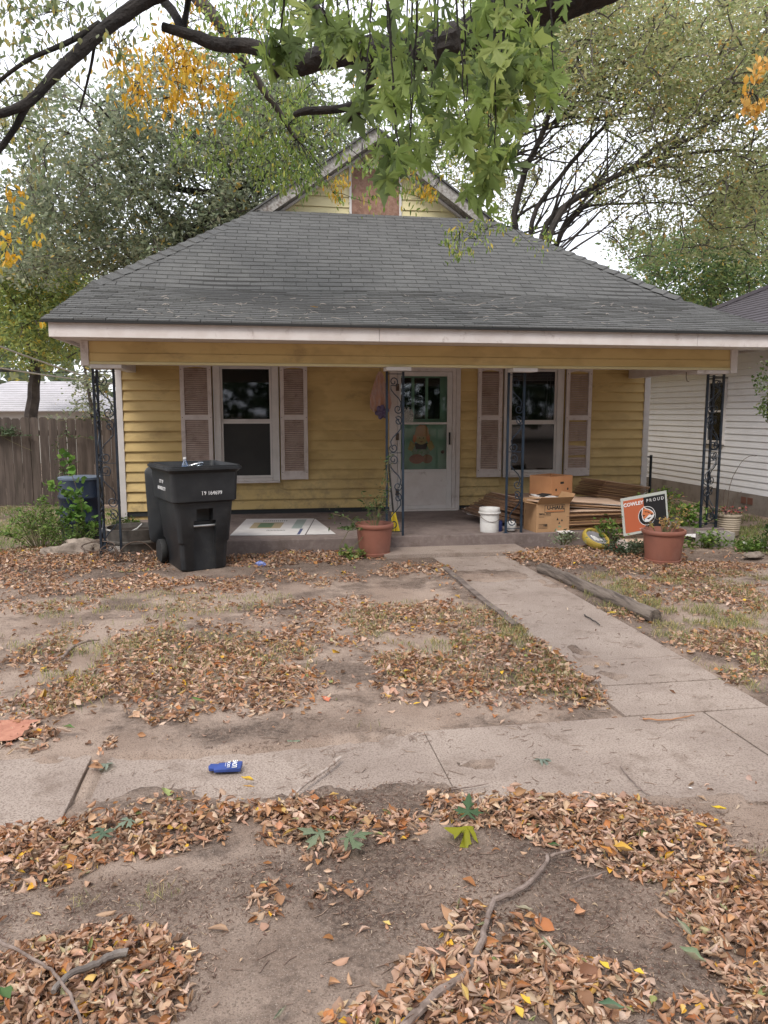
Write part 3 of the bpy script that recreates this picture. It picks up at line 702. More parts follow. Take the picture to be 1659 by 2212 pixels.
bt = MB(); bt.box(GX0+.1, GY-.012, 4.775, gp[0]-.041, GY+.02, 4.805); bt.box(gp[1]+.041, GY-.012, 4.775, GX1-.1, GY+.02, 4.805); bt.obj('base_trim', M_WHTC, GB, True)
for sgn in (-1, 1):
    n_ = Vector((sgn*gs, 0, -1)).normalized()   # downwards perpendicular (outwards side)
    foot = Vector((AX+sgn*2.17, 0, AZ-2.17*gs)); ap = Vector((AX, 0, AZ))
    dn = Vector((-sgn*-gs*0, 0, 0))
    perp = Vector((-sgn*gs, 0, -1)).normalized()    # into the gable, below the rake
    def quad(y0, y1, t0, t1, nm, m__):
        a = foot+perp*t0; b_ = ap+Vector((0, 0, -1))*t0*math.sqrt(1+gs*gs); c_ = ap+Vector((0, 0, -1))*t1*math.sqrt(1+gs*gs); d_ = foot+perp*t1
        q = MB(); vs = [(p.x, y, p.z) for y in (y0, y1) for p in (a, b_, c_, d_)]
        q.add(vs, [(0, 1, 2, 3), (7, 6, 5, 4), (0, 4, 5, 1), (1, 5, 6, 2), (2, 6, 7, 3), (3, 7, 4, 0)]); q.obj(nm, m__, GB, True)
    quad(12.90, 12.93, .0, .16, 'rake_board', M_RAKE)
    quad(12.935, 13.20, .145, .155, 'rake_soffit', M_RAKE)
    quad(13.14, 13.215, .165, .20, 'rake_trim', M_WHTC)
    quad(12.86, 19.3, -.03, -.005, 'gable_roof', M_SH[0])
# ================================================================ neighbouring buildings, fence
NX = 7.4
M_NW = mat('neighbour vinyl siding', (.78, .78, .81), (.75, .75, .78), 2, .5, .1, 30, dirt=(.6, .58, .56), dscale=2, damt=.3)
M_FOUND = mat('foundation concrete', (.27, .235, .21), (.21, .18, .16), 3, .9, .8, 60, dirt=(.13, .10, .08), dscale=3, damt=.6)
M_NROOF = mat('neighbour shingle', (.075, .066, .075), (.095, .085, .095), 4, .9, 1, 150)
NH = thing('white_house', 'white vinyl sided neighbouring house on a concrete foundation right of the yellow house', 'house', (11, 12, 0))
mb = MB(); mb.box(NX+.03, 6, .0, 15, 15.2, 2.62); mb.obj('wall', mat('neighbour sheathing', (.25, .25, .26), rough=.8), NH, True)
BX('foundation', (NX+.012, 5.98, -.1, NX+.029, 15.2, .36), M_FOUND, NH)
z = .36; k = 0
wy0, wy1, wz0, wz1 = 11.42, 11.86, 1.12, 2.08
while z < 2.60:
    segs = [(6, 15.2)]
    if z+.1 > wz0-.03 and z < wz1+.05: segs = [(6, wy0-.05), (wy1+.05, 15.2)]
    if k % 4 == 1: segs = [s for (u, v) in segs for s in (((u, 9.4+k*.13), (9.402+k*.13, v)) if u < 9.3 and v > 13 else ((u, v),))]
    for u, v in segs:
        m_ = MB(); m_.add([(NX+.028, u, z), (NX+.009, u, z+.001), (NX+.019, u, z+.099), (NX+.028, v, z), (NX+.009, v, z+.001), (NX+.019, v, z+.099)], [(0, 1, 4, 3), (1, 2, 5, 4), (0, 2, 1), (3, 4, 5)])
        m_.obj('siding_board', M_NW, NH, True)
    z += .1; k += 1
wn = link('window', None, NH, True); wn.location = (NX, 11.8, 1.1)
f = MB(); f.box(NX-.03, wy0-.05, wz0-.04, NX+.02, wy0+.02, wz1+.05); f.box(NX-.03, wy1-.02, wz0-.04, NX+.02, wy1+.05, wz1+.05); f.box(NX-.029, wy0+.021, wz1-.01, NX+.02, wy1-.021, wz1+.05); f.box(NX-.029, wy0+.021, wz0-.04, NX+.02, wy1-.021, wz0+.02); f.box(NX-.02, wy0+.021, 1.6, NX+.0, wy1-.021, 1.63)
f.obj('frame', M_WHTC, wn, True)
BX('pane', (NX+.004, wy0+.021, wz0+.021, NX+.008, wy1-.021, wz1-.011), M_GLASSN, wn)
BX('curtain', (NX+.009, wy0+.022, 1.63, NX+.011, wy1-.022, wz1-.012), mat('grey curtain', (.3, .32, .35), rough=.8), wn)
BX('dark_room_panel', (NX+.012, wy0+.021, wz0+.021, NX+.016, wy1-.021, wz1-.011), M_DARK, wn)  # flat dark panel standing in for the unlit room behind the glass
for yy in (10.62, 10.78): BX('foundation_vent', (NX+.004, yy-.06, .2, NX+.014, yy+.06, .30), mat('vent brick', (.16, .07, .05), rough=.9), NH)
BX('soffit', (6.95, 5.6, 2.58, NX+.05, 15.5, 2.60), M_NW, NH)
BX('fascia', (6.93, 5.6, 2.57, 6.949, 15.5, 2.68), M_WHTC, NH)
BX('frieze_board', (NX-.02, 6, 2.50, NX-.001, 15.2, 2.579), M_WHTC, NH)
r_ = MB(); ex, ey = 6.90, 15.4
r_.add([(ex, 5.5, 2.66), (ex, ey, 2.66), (ex+4.2, ey-4.2, 4.76), (ex+4.2, 5.5, 4.76), (ex+8.4, ey, 2.66), (ex+8.4, 5.5, 2.66)], [(0, 1, 2, 3), (1, 4, 2), (4, 5, 3, 2)])
nr = r_.obj('roof', M_NROOF, NH, True)
n = 32
for i in range(n):
    t0, t1 = i/n, (i+1.05)/n; m_ = MB(); o_ = .012
    m_.add([(ex+4.2*t0-.01, 5.5, 2.66+2.1*t0+o_), (ex+4.2*t0-.01, ey-4.2*t0, 2.66+2.1*t0+o_), (ex+4.2*t1, ey-4.2*t1, 2.66+2.1*t1+.003), (ex+4.2*t1, 5.5, 2.66+2.1*t1+.003), (ex+4.2*t0-.01, 5.5, 2.66+2.1*t0-.004), (ex+4.2*t0-.01, ey-4.2*t0, 2.66+2.1*t0-.004)], [(0, 1, 2, 3), (4, 5, 1, 0)])
    m_.obj('shingle_course', M_NROOF, nr, True)
m_ = MB(); m_.tube([(ex-.02, ey+.02, 2.69), (ex+4.2, ey-4.2, 4.79)], .05, 5); m_.obj('hip_cap', M_NROOF, nr, True)

# grey dirt bank beside the neighbour: part of the ground sheet; a low bare post with mesh at the house corner
gp_ = thing('gate_post', 'narrow dark chain link gate edge standing at the right corner of the yellow house', 'gate post', (6.05, 11.3, 0))
m_ = MB(); m_.tube([(6.12, 11.3, -.02), (6.12, 11.3, .93)], .022, 8); m_.tube([(5.98, 11.3, .12), (5.98, 11.3, .90)], .012, 6); m_.tube([(5.98, 11.3, .9), (6.12, 11.3, .9)], .012, 6); m_.tube([(5.98, 11.3, .12), (6.12, 11.3, .12)], .012, 6)
m_.obj('post', M_IRON, gp_, True)
m_ = MB()
for i in range(13):
    for s in (0, 1): m_.tube([(5.985+.13*s, 11.3, .13+i*.058), (5.985+.13*(1-s), 11.3, .19+i*.058)], .0025, 3)
m_.obj('wire_mesh', mat('galvanised wire', (.35, .35, .35), rough=.5, metal=.5), gp_, True)

# board fence at the left
FN = thing('board_fence', 'weathered brown dog eared board fence left of the yellow house', 'fence', (-4, 14, 0))
x = -6.6; FYY = 14.0; i = 0
while x < -1.95:
    wd = .138; top = 1.50+random.uniform(-.018, .018); tilt = random.uniform(-.008, .008); e = .03
    pts = [(0, -.05), (wd, -.05), (wd+tilt, top-e), (wd-e+tilt, top), (e+tilt, top), (tilt, top-e)]
    m_ = MB(); m_.poly(pts, .018, Matrix.Translation((x, FYY+random.uniform(-.006, .006), 0))); m_.obj('board', M_FENCE, FN, True)
    x += wd+random.uniform(.004, .011); i += 1
for zz in (.3, 1.2): BX('rail', (-6.7, FYY+.03, zz, -1.9, FYY+.07, zz+.09), M_FENCE, FN)
for xx in (-6.2, -3.9, -1.95): BX('fence_post', (xx-.045, FYY+.071, -.1, xx+.045, FYY+.16, 1.42), M_FENCE, FN)

# pale roofed garage beyond the fence
SH = thing('garage', 'pale shingle roofed garage beyond the board fence', 'garage', (-9, 27, 0))
p0, p1 = AY(28, 826, 28), AY(160, 829, 28); p2, p3 = AY(-30, 900, 25.5), AY(222, 905, 25.5)
zt, zb_ = p0.z, 1.62
m_ = MB(); m_.box(p2.x-1.5, 25.7, 0, p3.x-.15, 31.5, zb_); m_.obj('wall', mat('garage siding', (.5, .48, .45), rough=.7), SH, True)
gl, gr = p2.x-2.0, p3.x
m_ = MB(); m_.add([(gl, 25.4, zb_), (gr, 25.4, zb_), (gr-1.0, 28.6, zt+.05), (gl+1.9, 28.6, zt+.05), (gr, 31.8, zb_), (gl, 31.8, zb_)], [(0, 1, 2, 3), (1, 4, 2), (4, 5, 3, 2), (5, 0, 3)])
M_GR = mat('pale garage shingle', (.46, .44, .46), (.40, .385, .40), 2, .9, .6, 60)
gro = m_.obj('roof', M_GR, SH, True)
for i in range(16):
    t0, t1 = i/16, (i+1.0)/16; m_ = MB()
    L0 = lambda t_: (gl+1.9*t_, gr-1.0*t_, 25.4+3.2*t_, zb_+(zt+.05-zb_)*t_)
    a, b_ = L0(t0), L0(t1)
    m_.add([(a[0], a[2]-.02, a[3]+.03), (a[1], a[2]-.02, a[3]+.03), (b_[1], b_[2], b_[3]+.012), (b_[0], b_[2], b_[3]+.012), (a[0], a[2]-.02, a[3]-.0), (a[1], a[2]-.02, a[3]-.0)], [(0, 1, 2, 3), (4, 5, 1, 0)])
    m_.obj('shingle_course', M_GR, gro, True)
# overhead service lines
def wire(label, a, b_, sagd, r, m, bulge=None):
    pts = [Vector(a).lerp(Vector(b_), t_)-Vector((0, 0, sagd*4*t_*(1-t_))) for t_ in [i/20 for i in range(21)]]
    m_ = MB(); m_.tube(pts, r, 5); o = m_.obj('utility_wire', m)
    tag(o, label, 'utility wire', 'utility wires crossing at the left'); return o
M_WIREW = mat('pale wire', (.55, .53, .5), rough=.6)
wire('upper pale utility wire descending from the left past the porch corner', AY(-60, 725, 15), AY(330, 850, 24), .1, .018, M_WIREW)
wire('lower pale utility wire above the garage roof', AY(-60, 785, 15.5), AY(330, 836, 24), .05, .018, M_WIREW)
wb = wire('thin black utility wire with a splice case near the left edge', AY(-60, 799, 16), AY(330, 800, 24), .05, .012, M_BLACK)
m_ = MB(); m_.tube([AY(-2, 798, 17.2), AY(20, 799, 17.6)], .05, 8); m_.obj('splice_case', M_BLACK, wb, True)

# ================================================================ things on and around the porch
def rrect(w_, d_, r, n=4):
    pts = []
    for cx, cy, a0 in ((w_/2-r, d_/2-r, 0), (-w_/2+r, d_/2-r, 90), (-w_/2+r, -d_/2+r, 180), (w_/2-r, -d_/2+r, 270)):
        for i in range(n+1):
            a = R_(a0+90*i/n); pts.append((cx+r*math.cos(a), cy+r*math.sin(a)))
    return pts
def loft(rings, close_bottom=True, close_top=True):
    m_ = MB(); n = len(rings[0]); vs = [p for r in rings for p in r]; fs = []
    for i in range(len(rings)-1):
        for j in range(n):
            q = (j+1) % n; fs.append((i*n+j, i*n+q, (i+1)*n+q, (i+1)*n+j))
    if close_bottom: fs.append(tuple(range(n-1, -1, -1)))
    if close_top: fs.append(tuple((len(rings)-1)*n+j for j in range(n)))
    m_.add(vs, fs); return m_
# rolling bin
BN = thing('trash_cart', 'open black wheeled trash cart with white city lettering beside the left iron post', 'trash bin', (-.66, 8.17, .0), R_(21))
def ring(z_, w_, d_, oy=0, r=.05): return [(x, y+oy, z_) for x, y in rrect(w_, d_, r)]
rings = [ring(0, .44, .54, 0), ring(.02, .47, .57, 0), ring(.28, .50, .60, 0), ring(.30, .53, .63, 0), ring(.70, .60, .70, 0), ring(.72, .66, .77, 0), ring(.90, .68, .79, 0, .06), ring(1.0, .69, .80, 0, .06),
         ring(1.03, .73, .86, 0, .06), ring(1.035, .76, .88, 0, .06), ring(1.06, .76, .88, 0, .06), ring(1.062, .73, .85, 0, .06), ring(1.075, .73, .85, 0, .06), ring(1.076, .69, .81, 0, .05), ring(.98, .65, .76, 0, .05), ring(.74, .57, .67, 0, .05)]
me = loft(rings).mesh('body', M_BIN)
bo = link('body', me, BN)
cut = MB(); cut.box(-.115, -.60, -.05, .115, -.255, .52); cut.box(-.085, -.60, .5, .085, -.22, .64)
co = cut.obj('cutter', M_BIN, BN, bevel=.015)
md = bo.modifiers.new('b', 'BOOLEAN'); md.object = co; md.operation = 'DIFFERENCE'; md.solver = 'EXACT'; md.use_self = True
bpy.context.view_layer.update()
dg = bpy.context.evaluated_depsgraph_get(); nm = bpy.data.meshes.new_from_object(bo.evaluated_get(dg)); bo.modifiers.clear(); bo.data = nm
bpy.data.objects.remove(co)
nm.polygons.foreach_set('use_smooth', [True]*len(nm.polygons)); nm.set_sharp_from_angle(angle=R_(35))
m_ = MB(); m_.tube([(-.115, -.285, .46), (.115, -.285, .46)], .012, 10); m_.obj('grab_bar', mat('galvanised bar', (.5, .5, .5), rough=.4, metal=.8), BN, smooth=True)
for s in (-1, 1):
    m_ = MB(); m_.lathe([(.05, -.03), (.125, -.03), (.13, -.02), (.13, .02), (.125, .03), (.05, .03)], 24, Matrix.Translation((s*.28, .31, .13)) @ Matrix.Rotation(R_(90), 4, 'Y')); m_.obj('wheel', M_BLACK, BN, smooth=True)
# lid hanging open behind
lidr = []
for dd, wsc in ((0, .0), (.008, .96), (.02, 1), (.045, 1), (.055, .97), (.056, 0)):
    lidr.append([(x*(max(wsc, .02)), dd, y*(max(wsc, .02))) for x, y in rrect(.64, .84, .07, 5)])
lid = loft(lidr); lm = Matrix.Translation((-.02, .60, .60)) @ Matrix.Rotation(R_(-9), 4, 'X')
lid.v = [tuple(lm @ Vector(v)) for v in lid.v]; lid.obj('lid', M_BIN, BN, smooth=True)
m_ = MB(); m_.tube([(-.27, .42, 1.0), (-.27, .47, .99), (.27, .47, .99), (.27, .42, 1.0)], .014, 8); m_.obj('handle', M_BIN, BN, smooth=True)
sa = math.atan2(.01*.5, .18)
text('lettering', 'T9 164699', .062, M_INK, BN, (.06, -.391, .80), (R_(90-4), 0, 0), sx=.8, bold=0)
text('lettering', 'CITY OF', .052, M_INK, BN, (-.345, -.03, .905), (R_(90), 0, R_(-90)), sx=.8, bold=0)
text('lettering', 'ARKANSAS CITY', .052, M_INK, BN, (-.3445, -.03, .835), (R_(90), 0, R_(-90)), sx=.8, bold=0)
# rubbish showing in the cart
BTL = thing('water_bottle', 'clear plastic water bottle standing upright in the open trash cart', 'bottle', (-.74, 8.10, .95))
m_ = MB(); m_.lathe([(.028, 0), (.032, .01), (.031, .06), (.033, .1), (.031, .12), (.014, .16), (.013, .175)], 16); m_.obj('body', M_CLEAR, BTL, smooth=True)
m_ = MB(); m_.lathe([(.0155, .172), (.0155, .19), (.012, .192)], 12); m_.obj('cap', M_WHITE, BTL)
m_ = MB(); m_.lathe([(.0335, .07), (.034, .105)], 16); m_.obj('label_band', mat('blue film', (.25, .4, .7), rough=.4), BTL)
m_ = MB(); m_.lathe([(.02, -.07), (.032, -.05), (.026, -.02), (.033, .0), (.027, .03), (.031, .06), (.012, .09)], 10, Matrix.Translation((-.64, 8.08, 1.06)) @ Matrix.Rotation(R_(75), 4, 'Y'))
tag(m_.obj('crushed_bottle', M_CLEAR, smooth=True), 'crushed clear plastic bottle lying in the open trash cart', 'bottle')
m_ = MB()
m_.lathe([(.02, 0), (.26, .0), (.27, .10), (.2, .22), (.05, .27)], 9, Matrix.Translation((-.66, 8.17, .745)) @ Matrix.Diagonal((.85, .95, .7, 1))); tag(m_.obj('trash_bag', M_BLACK, smooth=True), 'dark rubbish bag down inside the open trash cart', 'trash bag')

# blue barrel
BRL = thing('barrel', 'dark blue open topped barrel behind the left iron post', 'barrel', (-2.235, 10.25, 0))
M_NAVY = mat('navy plastic', (.008, .016, .036), (.011, .020, .042), 4, .4, .2, 60, dirt=(.02, .03, .045), dscale=4, damt=.5)
m_ = MB(); m_.lathe([(.24, -.02), (.255, 0), (.26, .2), (.275, .22), (.275, .25), (.262, .27), (.265, .5), (.28, .52), (.28, .55), (.266, .57), (.262, .78), (.25, .785), (.25, .5), (.23, .1)], 32); m_.obj('body', M_NAVY, BRL, smooth=True)
m_ = MB(); m_.lathe([(.262, .755), (.268, .76), (.268, .785), (.258, .79)], 32); m_.obj('rim', mat('pale blue rim', (.10, .13, .18), rough=.5), BRL, smooth=True)

def pot(name, label, loc, r_top, h_, m, saucer=True, taper=.78, rimh=.05, rz=0, soil=True, M=None, ribs=0, cat='flower pot'):
    root = thing(name, label, cat, loc, rz); rb = r_top*taper
    prof = [(rb*.97, 0), (rb, .01)]
    if saucer: prof += [(rb*1.06, .015), (rb*1.08, h_*.12), (rb*1.02, h_*.13)]
    n = 14
    for i in range(1, n+1):
        z_ = h_*.13+(h_-rimh-h_*.13)*i/n; rr = rb+(r_top*.93-rb)*(z_/(h_-rimh))
        if ribs: rr += .006*math.cos(i*math.pi)*ribs
        prof.append((rr, z_))
    prof += [(r_top*.96, h_-rimh), (r_top, h_-rimh*.8), (r_top*1.01, h_-rimh*.3), (r_top*.985, h_), (r_top*.91, h_), (r_top*.88, h_-rimh), (rb*.9, h_*.6)]
    if M is not None: pass
    q = MB(); q.lathe(prof, 36, M); q.obj('body', m, root, smooth=True)
    if soil:
        q = MB(); q.lathe([(.01, h_-rimh*1.3), (r_top*.87, h_-rimh*1.3), (r_top*.87, h_-rimh*1.6), (.01, h_-rimh*1.6)], 20, M); q.obj('soil', M_SOIL, root)
    return root
P1 = pot('flower_pot', 'large terracotta coloured pot with straggly stems at the second iron post', (1.27, 8.42, 0), .215, .37, M_TERRA)
P2 = pot('flower_pot', 'large terracotta coloured pot with withered plants in front of the yard sign', (4.28, 7.56, -.01), .228, .365, M_TERRA)
M_BEIGE = mat('beige pot', (.42, .35, .27), (.36, .30, .23), 5, .7, .3, 40, coords='obj', dirt=(.22, .18, .13), dscale=6, damt=.6)
pot('flower_pot', 'ribbed beige pot with pink flowers behind the right iron post', (5.98, 8.98, .03), .155, .27, M_BEIGE, False, .84, .035, ribs=.5)
pot('flower_pot', 'small beige pot half hidden behind the right iron post', (5.88, 9.35, .03), .10, .16, M_BEIGE, False, .9, .02)
pot('flower_pot', 'ribbed cream pot tipped on its side behind the yard sign', (5.74, 9.60, .17), .14, .24, mat('cream pot', (.55, .47, .34), (.48, .40, .28), 5, .7, .3, 40, coords='obj'), False, .8, .02, soil=False, M=Matrix.Rotation(R_(80), 4, 'Y'), ribs=1.4)
P5 = pot('paint_bucket', 'dirty white paint bucket beside the third iron post', (2.74, 8.86, FZ), .125, .29, M_WHITE, False, .9, .045, soil=False, cat='bucket')
q = MB(); q.lathe([(.132, .225), (.135, .228), (.135, .24), (.13, .243)], 28); q.obj('collar', M_WHITE, P5)
q = MB(); q.tube([(-.135*math.cos(a), -.03-.09*math.sin(a), .23-.10*math.sin(a)) for a in [math.pi*i/12 for i in range(13)]], .003, 5); q.obj('handle', M_RUST, P5)
bw = MB(); bw.lathe([(.09, 0), (.1, .01), (.125, .07), (.14, .078), (.14, .085), (.125, .085), (.09, .02)], 28, Matrix.Translation((2.99, 10.42, FZ))); tag(bw.obj('pet_bowl', M_WHITE, smooth=True), 'white plastic bowl on the porch floor right of the door', 'bowl')
# cylinder and white ball at the foot of post three
q = MB(); q.lathe([(.01, 0), (.055, 0), (.058, .01), (.058, .12), (.05, .13), (.02, .13)], 18, Matrix.Translation((2.85, 8.88, FZ))); tag(q.obj('tub', mat('blue tub', (.02, .03, .12), rough=.4), smooth=True), 'small dark blue tub at the foot of the third iron post', 'tub')
q = MB(); q.lathe([(.02, 0), (.05, .015), (.066, .06), (.06, .1), (.035, .125), (.01, .13)], 14, Matrix.Translation((3.00, 8.82, FZ))); tag(q.obj('ball', M_WHITE, smooth=True), 'white ball at the foot of the third iron post', 'ball')

# boxes
UB = thing('moving_box', 'open cardboard moving box printed U-HAUL full of papers', 'cardboard box', (3.27, 8.84, FZ), R_(7))
UB.location = (3.46, 8.86, FZ)
w_, d_, h_ = .44, .33, .345
q = MB(); q.box(-w_/2, -d_/2, .001, w_/2, d_/2, .006); q.box(-w_/2, -d_/2, .006, w_/2, -d_/2+.005, h_); q.box(-w_/2, d_/2-.005, .006, w_/2, d_/2, h_); q.box(-w_/2, -d_/2+.005, .006, -w_/2+.005, d_/2-.005, h_); q.box(w_/2-.005, -d_/2+.005, .006, w_/2, d_/2-.005, h_)
q.obj('carton', M_CARD, UB, bevel=.001)
def flap(name, a, b_, out, m=M_CARD, par=UB):
    a, b_, out = Vector(a), Vector(b_), Vector(out); n_ = (b_-a).cross(out).normalized()*.004
    q = MB(); q.add([a, b_, b_+out, a+out, a+n_, b_+n_, b_+out+n_, a+out+n_], [(0, 1, 2, 3), (7, 6, 5, 4), (0, 4, 5, 1), (1, 5, 6, 2), (2, 6, 7, 3), (3, 7, 4, 0)]); q.obj(name, m, par)
flap('flap', (-w_/2, -d_/2, h_), (w_/2, -d_/2, h_), (0.012, -.075, .085)); flap('flap', (w_/2, -d_/2, h_), (w_/2, d_/2, h_), (.07, 0, .11)); flap('flap', (w_/2, d_/2, h_), (-w_/2, d_/2, h_), (0, .10, .03)); flap('flap', (-w_/2, d_/2, h_), (-w_/2, -d_/2, h_), (-.12, 0, .02))
yf = -d_/2-.0015
text('lettering', 'U-HAUL', .062, M_BLACK, UB, (.035, yf, .292), (R_(90), 0, 0), sx=1.05, bold=.002)
q = MB(); X0, X1, Z0, Z1 = -.115, .155, .237, .330
for c_ in ((X0, Z0, X1, Z0+.005), (X0, Z1-.005, X1, Z1), (X0, Z0, X0+.005, Z1), (X1-.005, Z0, X1, Z1)): q.box(c_[0], yf-.0005, c_[1], c_[2], yf, c_[3])
q.obj('logo_outline', M_BLACK, UB)
M_ORP = mat('orange print', (.5, .13, .03), rough=.8)
q = MB(); q.box(-.09, yf-.0005, .250, .14, yf, .257); q.obj('logo_underline', M_ORP, UB)
text('lettering', 'SMALL BOX', .030, M_BLACK, UB, (-.11, yf, .222), (R_(90), 0, 0), bold=.0006)
q = MB(); q.box(-.19, yf-.0004, .198, -.03, yf, .202); q.box(-.19, yf-.0004, .182, -.12, yf, .185)
for i in range(4): q.box(-.19, yf-.0004, .048+i*.016, -.075, yf, .052+i*.016)
q.obj('fine_print', M_BLACK, UB)
text('lettering', '10K', .034, M_BLACK, UB, (-.10, yf-.0006, .085), (R_(90), 0, 0), bold=.001)
q = MB()
for (cx, cz, s) in ((.06, .155, .03), (.12, .14, .026), (.085, .11, .024)): q.poly([(cx-s*.5, cz-s*.5), (cx+s*.5, cz-s*.5), (cx, cz+s*.6)], .0004, Matrix.Translation((0, yf-.0004, 0)))
q.obj('recycling_mark', M_BLACK, UB)
for i, (x, y, z_, s, rz, m, lb) in enumerate([(-.06, 0, 0.350, (.30, .22, .02), 10, M_CARDP, 'tan folder'), (.02, -.02, 0.375, (.28, .20, .012), -8, M_WHITEP, 'white folder'), (-.04, .0, 0.395, (.3, .2, .014), 14, M_CARDP, 'pale folder'), (.09, -.05, 0.368, (.16, .12, .01), 3, mat('orange paper', (.75, .16, .06), rough=.6), 'bright orange folder'), (-.02, .03, 0.412, (.3, .2, .008), -15, M_WHITEP, 'pale papers'), (-.05, .02, 0.425, (.2, .14, .008), 30, M_BLACK, 'black binder')]):
    p = Matrix.Translation(UB.location) @ Matrix.Rotation(R_(7), 4, 'Z') @ Matrix.Translation((x, y, z_)) @ Matrix.Rotation(R_(rz), 4, 'Z') @ Matrix.Rotation(R_((-1)**i*5), 4, 'Y')
    q = MB(); q.box(-s[0]/2, -s[1]/2, 0, s[0]/2, s[1]/2, s[2], p)
    lab = ['thick tan folder at the bottom of the papers in the moving box', 'white folder in the middle of the papers in the moving box', 'pale folder on top of the moving box papers', 'bright orange folder in the moving box', 'loose pale papers lying across the moving box', 'black binder topmost in the moving box'][i]
    tag(q.obj('folder', m), lab, 'folder')
BB = thing('produce_box', 'orange cardboard produce box with hand holes on top of the flattened boxes', 'cardboard box', (3.86, 9.72, .50), R_(38))
w_, d_, h_ = .43, .36, .25
q = MB(); q.box(-w_/2, -d_/2, .0, w_/2, d_/2, .006); q.box(-w_/2, -d_/2, .006, w_/2, -d_/2+.005, h_); q.box(-w_/2, d_/2-.005, .006, w_/2, d_/2, h_); q.box(-w_/2, -d_/2+.005, .006, -w_/2+.005, d_/2-.005, h_); q.box(w_/2-.005, -d_/2+.005, .006, w_/2, d_/2-.005, h_)
BB.rotation_euler = (0, 0, R_(30)); BB.location = (3.80, 9.60, .53)
q.obj('carton', M_ORBOX, BB, bevel=.001)
for (x, z_, a, b_) in ((0, .16, .036, .014),):
    q = MB(); q.box(x-a, -d_/2-.001, z_-b_, x+a, -d_/2, z_+b_); q.obj('hand_hole', M_BLACK, BB, bevel=.0004)
for x in (-.12, .12):
    q = MB(); q.lathe([(.0165, 0), (.0165, .001)], 14, Matrix.Translation((x, -d_/2, .075)) @ Matrix.Rotation(R_(90), 4, 'X')); q.obj('vent_hole', M_BLACK, BB)

def stack(label, x, y, z0, w_, d_, n, th, rz, fan=0, tiltx=0, tilty=0, mats=(M_CARDE, M_CARD, M_CARDP), jit=.03, top=None):
    n = int(n*2.1); th = th/2.1; fan = fan/2.1
    root = thing('cardboard_stack', label, 'cardboard stack', (x, y, z0), rz); root.rotation_euler = (tiltx, tilty, rz)
    for i in range(n):
        m = top if (top and i >= n-2) else mats[random.randrange(len(mats))] if i < n-1 else M_CARDP
        w2, d2 = w_*random.uniform(.9, 1.03), d_*random.uniform(.92, 1.02); ox, oy = random.uniform(-jit, jit)+fan*i, random.uniform(-jit, jit)*.6
        q = MB(); M = Matrix.Translation((ox, oy, i*th)) @ Matrix.Rotation(R_(random.uniform(-2.5, 2.5)), 4, 'Z') @ Matrix.Rotation(R_(random.uniform(-.4, .4)), 4, 'Y')
        q.box(-w2/2, -d2/2, .0005, w2/2, d2/2, th*.86, M)
        q.obj('sheet', m, root)
    return root
stack('low stack of flattened brown boxes on the porch behind the moving box', 4.05, 9.15, FZ, 1.15, .75, 14, .017, R_(4), mats=(M_CARDE, M_CARDE, M_CARD))
stack('pale flattened boxes lying over the low brown stack', 4.10, 9.25, FZ+.245, 1.0, .72, 6, .014, R_(-6), tilty=R_(4), mats=(M_CARDP, M_WHITEP, M_CARD), jit=.06)
stack('slanted bundle of flattened brown boxes topmost beside the right end of the wall', 4.72, 9.95, .42, .74, .55, 13, .019, R_(12), fan=.012, tilty=R_(9), mats=(M_CARDE, M_CARD, M_CARDE), jit=.012)
stack('support stack of flattened boxes under the slanted bundle', 4.70, 9.95, FZ, 1.0, .7, 12, .0205, R_(3), mats=(M_CARDE, M_CARD), jit=.05)
stack('fanned dark bundle of flattened boxes leaning behind the third iron post', 3.05, 9.62, FZ+.03, .66, .8, 15, .024, R_(10), fan=.026, tilty=R_(14), mats=(M_CARDE, M_CARDE, mat('grey brown card', (.13, .09, .07), (.18, .13, .1), 9, .9, coords='obj')), jit=.02)
stack('stack of flattened boxes under the produce box', 3.78, 9.75, FZ, .8, .8, 16, .0205, R_(-5), mats=(M_CARDE, M_CARD, M_CARDE), jit=.03)

# posters lying flat
PB = thing('printed_panel', 'large flat white printed carton panel lying on the left of the porch floor', 'carton panel', (.2, 9.6, FZ))
def flat(name, c, z_, m, par, th=.004):
    q = MB(); q.add([(x, y, z_) for x, y in c]+[(x, y, z_+th) for x, y in c], [(3, 2, 1, 0), (4, 5, 6, 7), (0, 1, 5, 4), (1, 2, 6, 5), (2, 3, 7, 6), (3, 0, 4, 7)]); return q.obj(name, m, par, True)
A, Bp, Cp, Dp = Vector((-.34, 9.0)), Vector((-.17, 10.38)), Vector((.73, 10.28)), Vector((.52, 8.90))
def bl(u, v): return tuple((A.lerp(Dp, u)).lerp(Bp.lerp(Cp, u), v))
flat('board', (A, Dp, Cp, Bp), FZ+.006, M_WHITEP, PB)
def patch(u0, v0, u1, v1, m, z_=FZ+.0102): flat('print', (bl(u0, v0), bl(u1, v0), bl(u1, v1), bl(u0, v1)), z_, m, PB, .0006)
patch(.17, .38, .60, .74, mat('tan print', (.42, .34, .22), rough=.6)); patch(.27, .42, .47, .70, mat('green print', (.13, .2, .12), rough=.6), FZ+.0112)
patch(.76, .36, .9, .93, mat('grey green print', (.32, .38, .36), rough=.6)); patch(.89, .02, .93, .34, mat('navy print', (.08, .1, .2), rough=.6))
for u in [.44+.02*i for i in range(13)]: patch(u, .24, u+.009, .28, M_BLACK)
for u in [.28+.03*i for i in range(12)]: patch(u, .82, u+.016, .87, mat('dark print', (.12, .11, .1), rough=.7))
q = flat('carton_sheet', ((.54, 8.95), (.885, 8.93), (.745, 10.24), (.735, 10.25)), FZ+.0045, M_WHITEP, None, .003); tag(q, 'narrow white carton sheet peeking out right of the large printed panel', 'carton sheet')

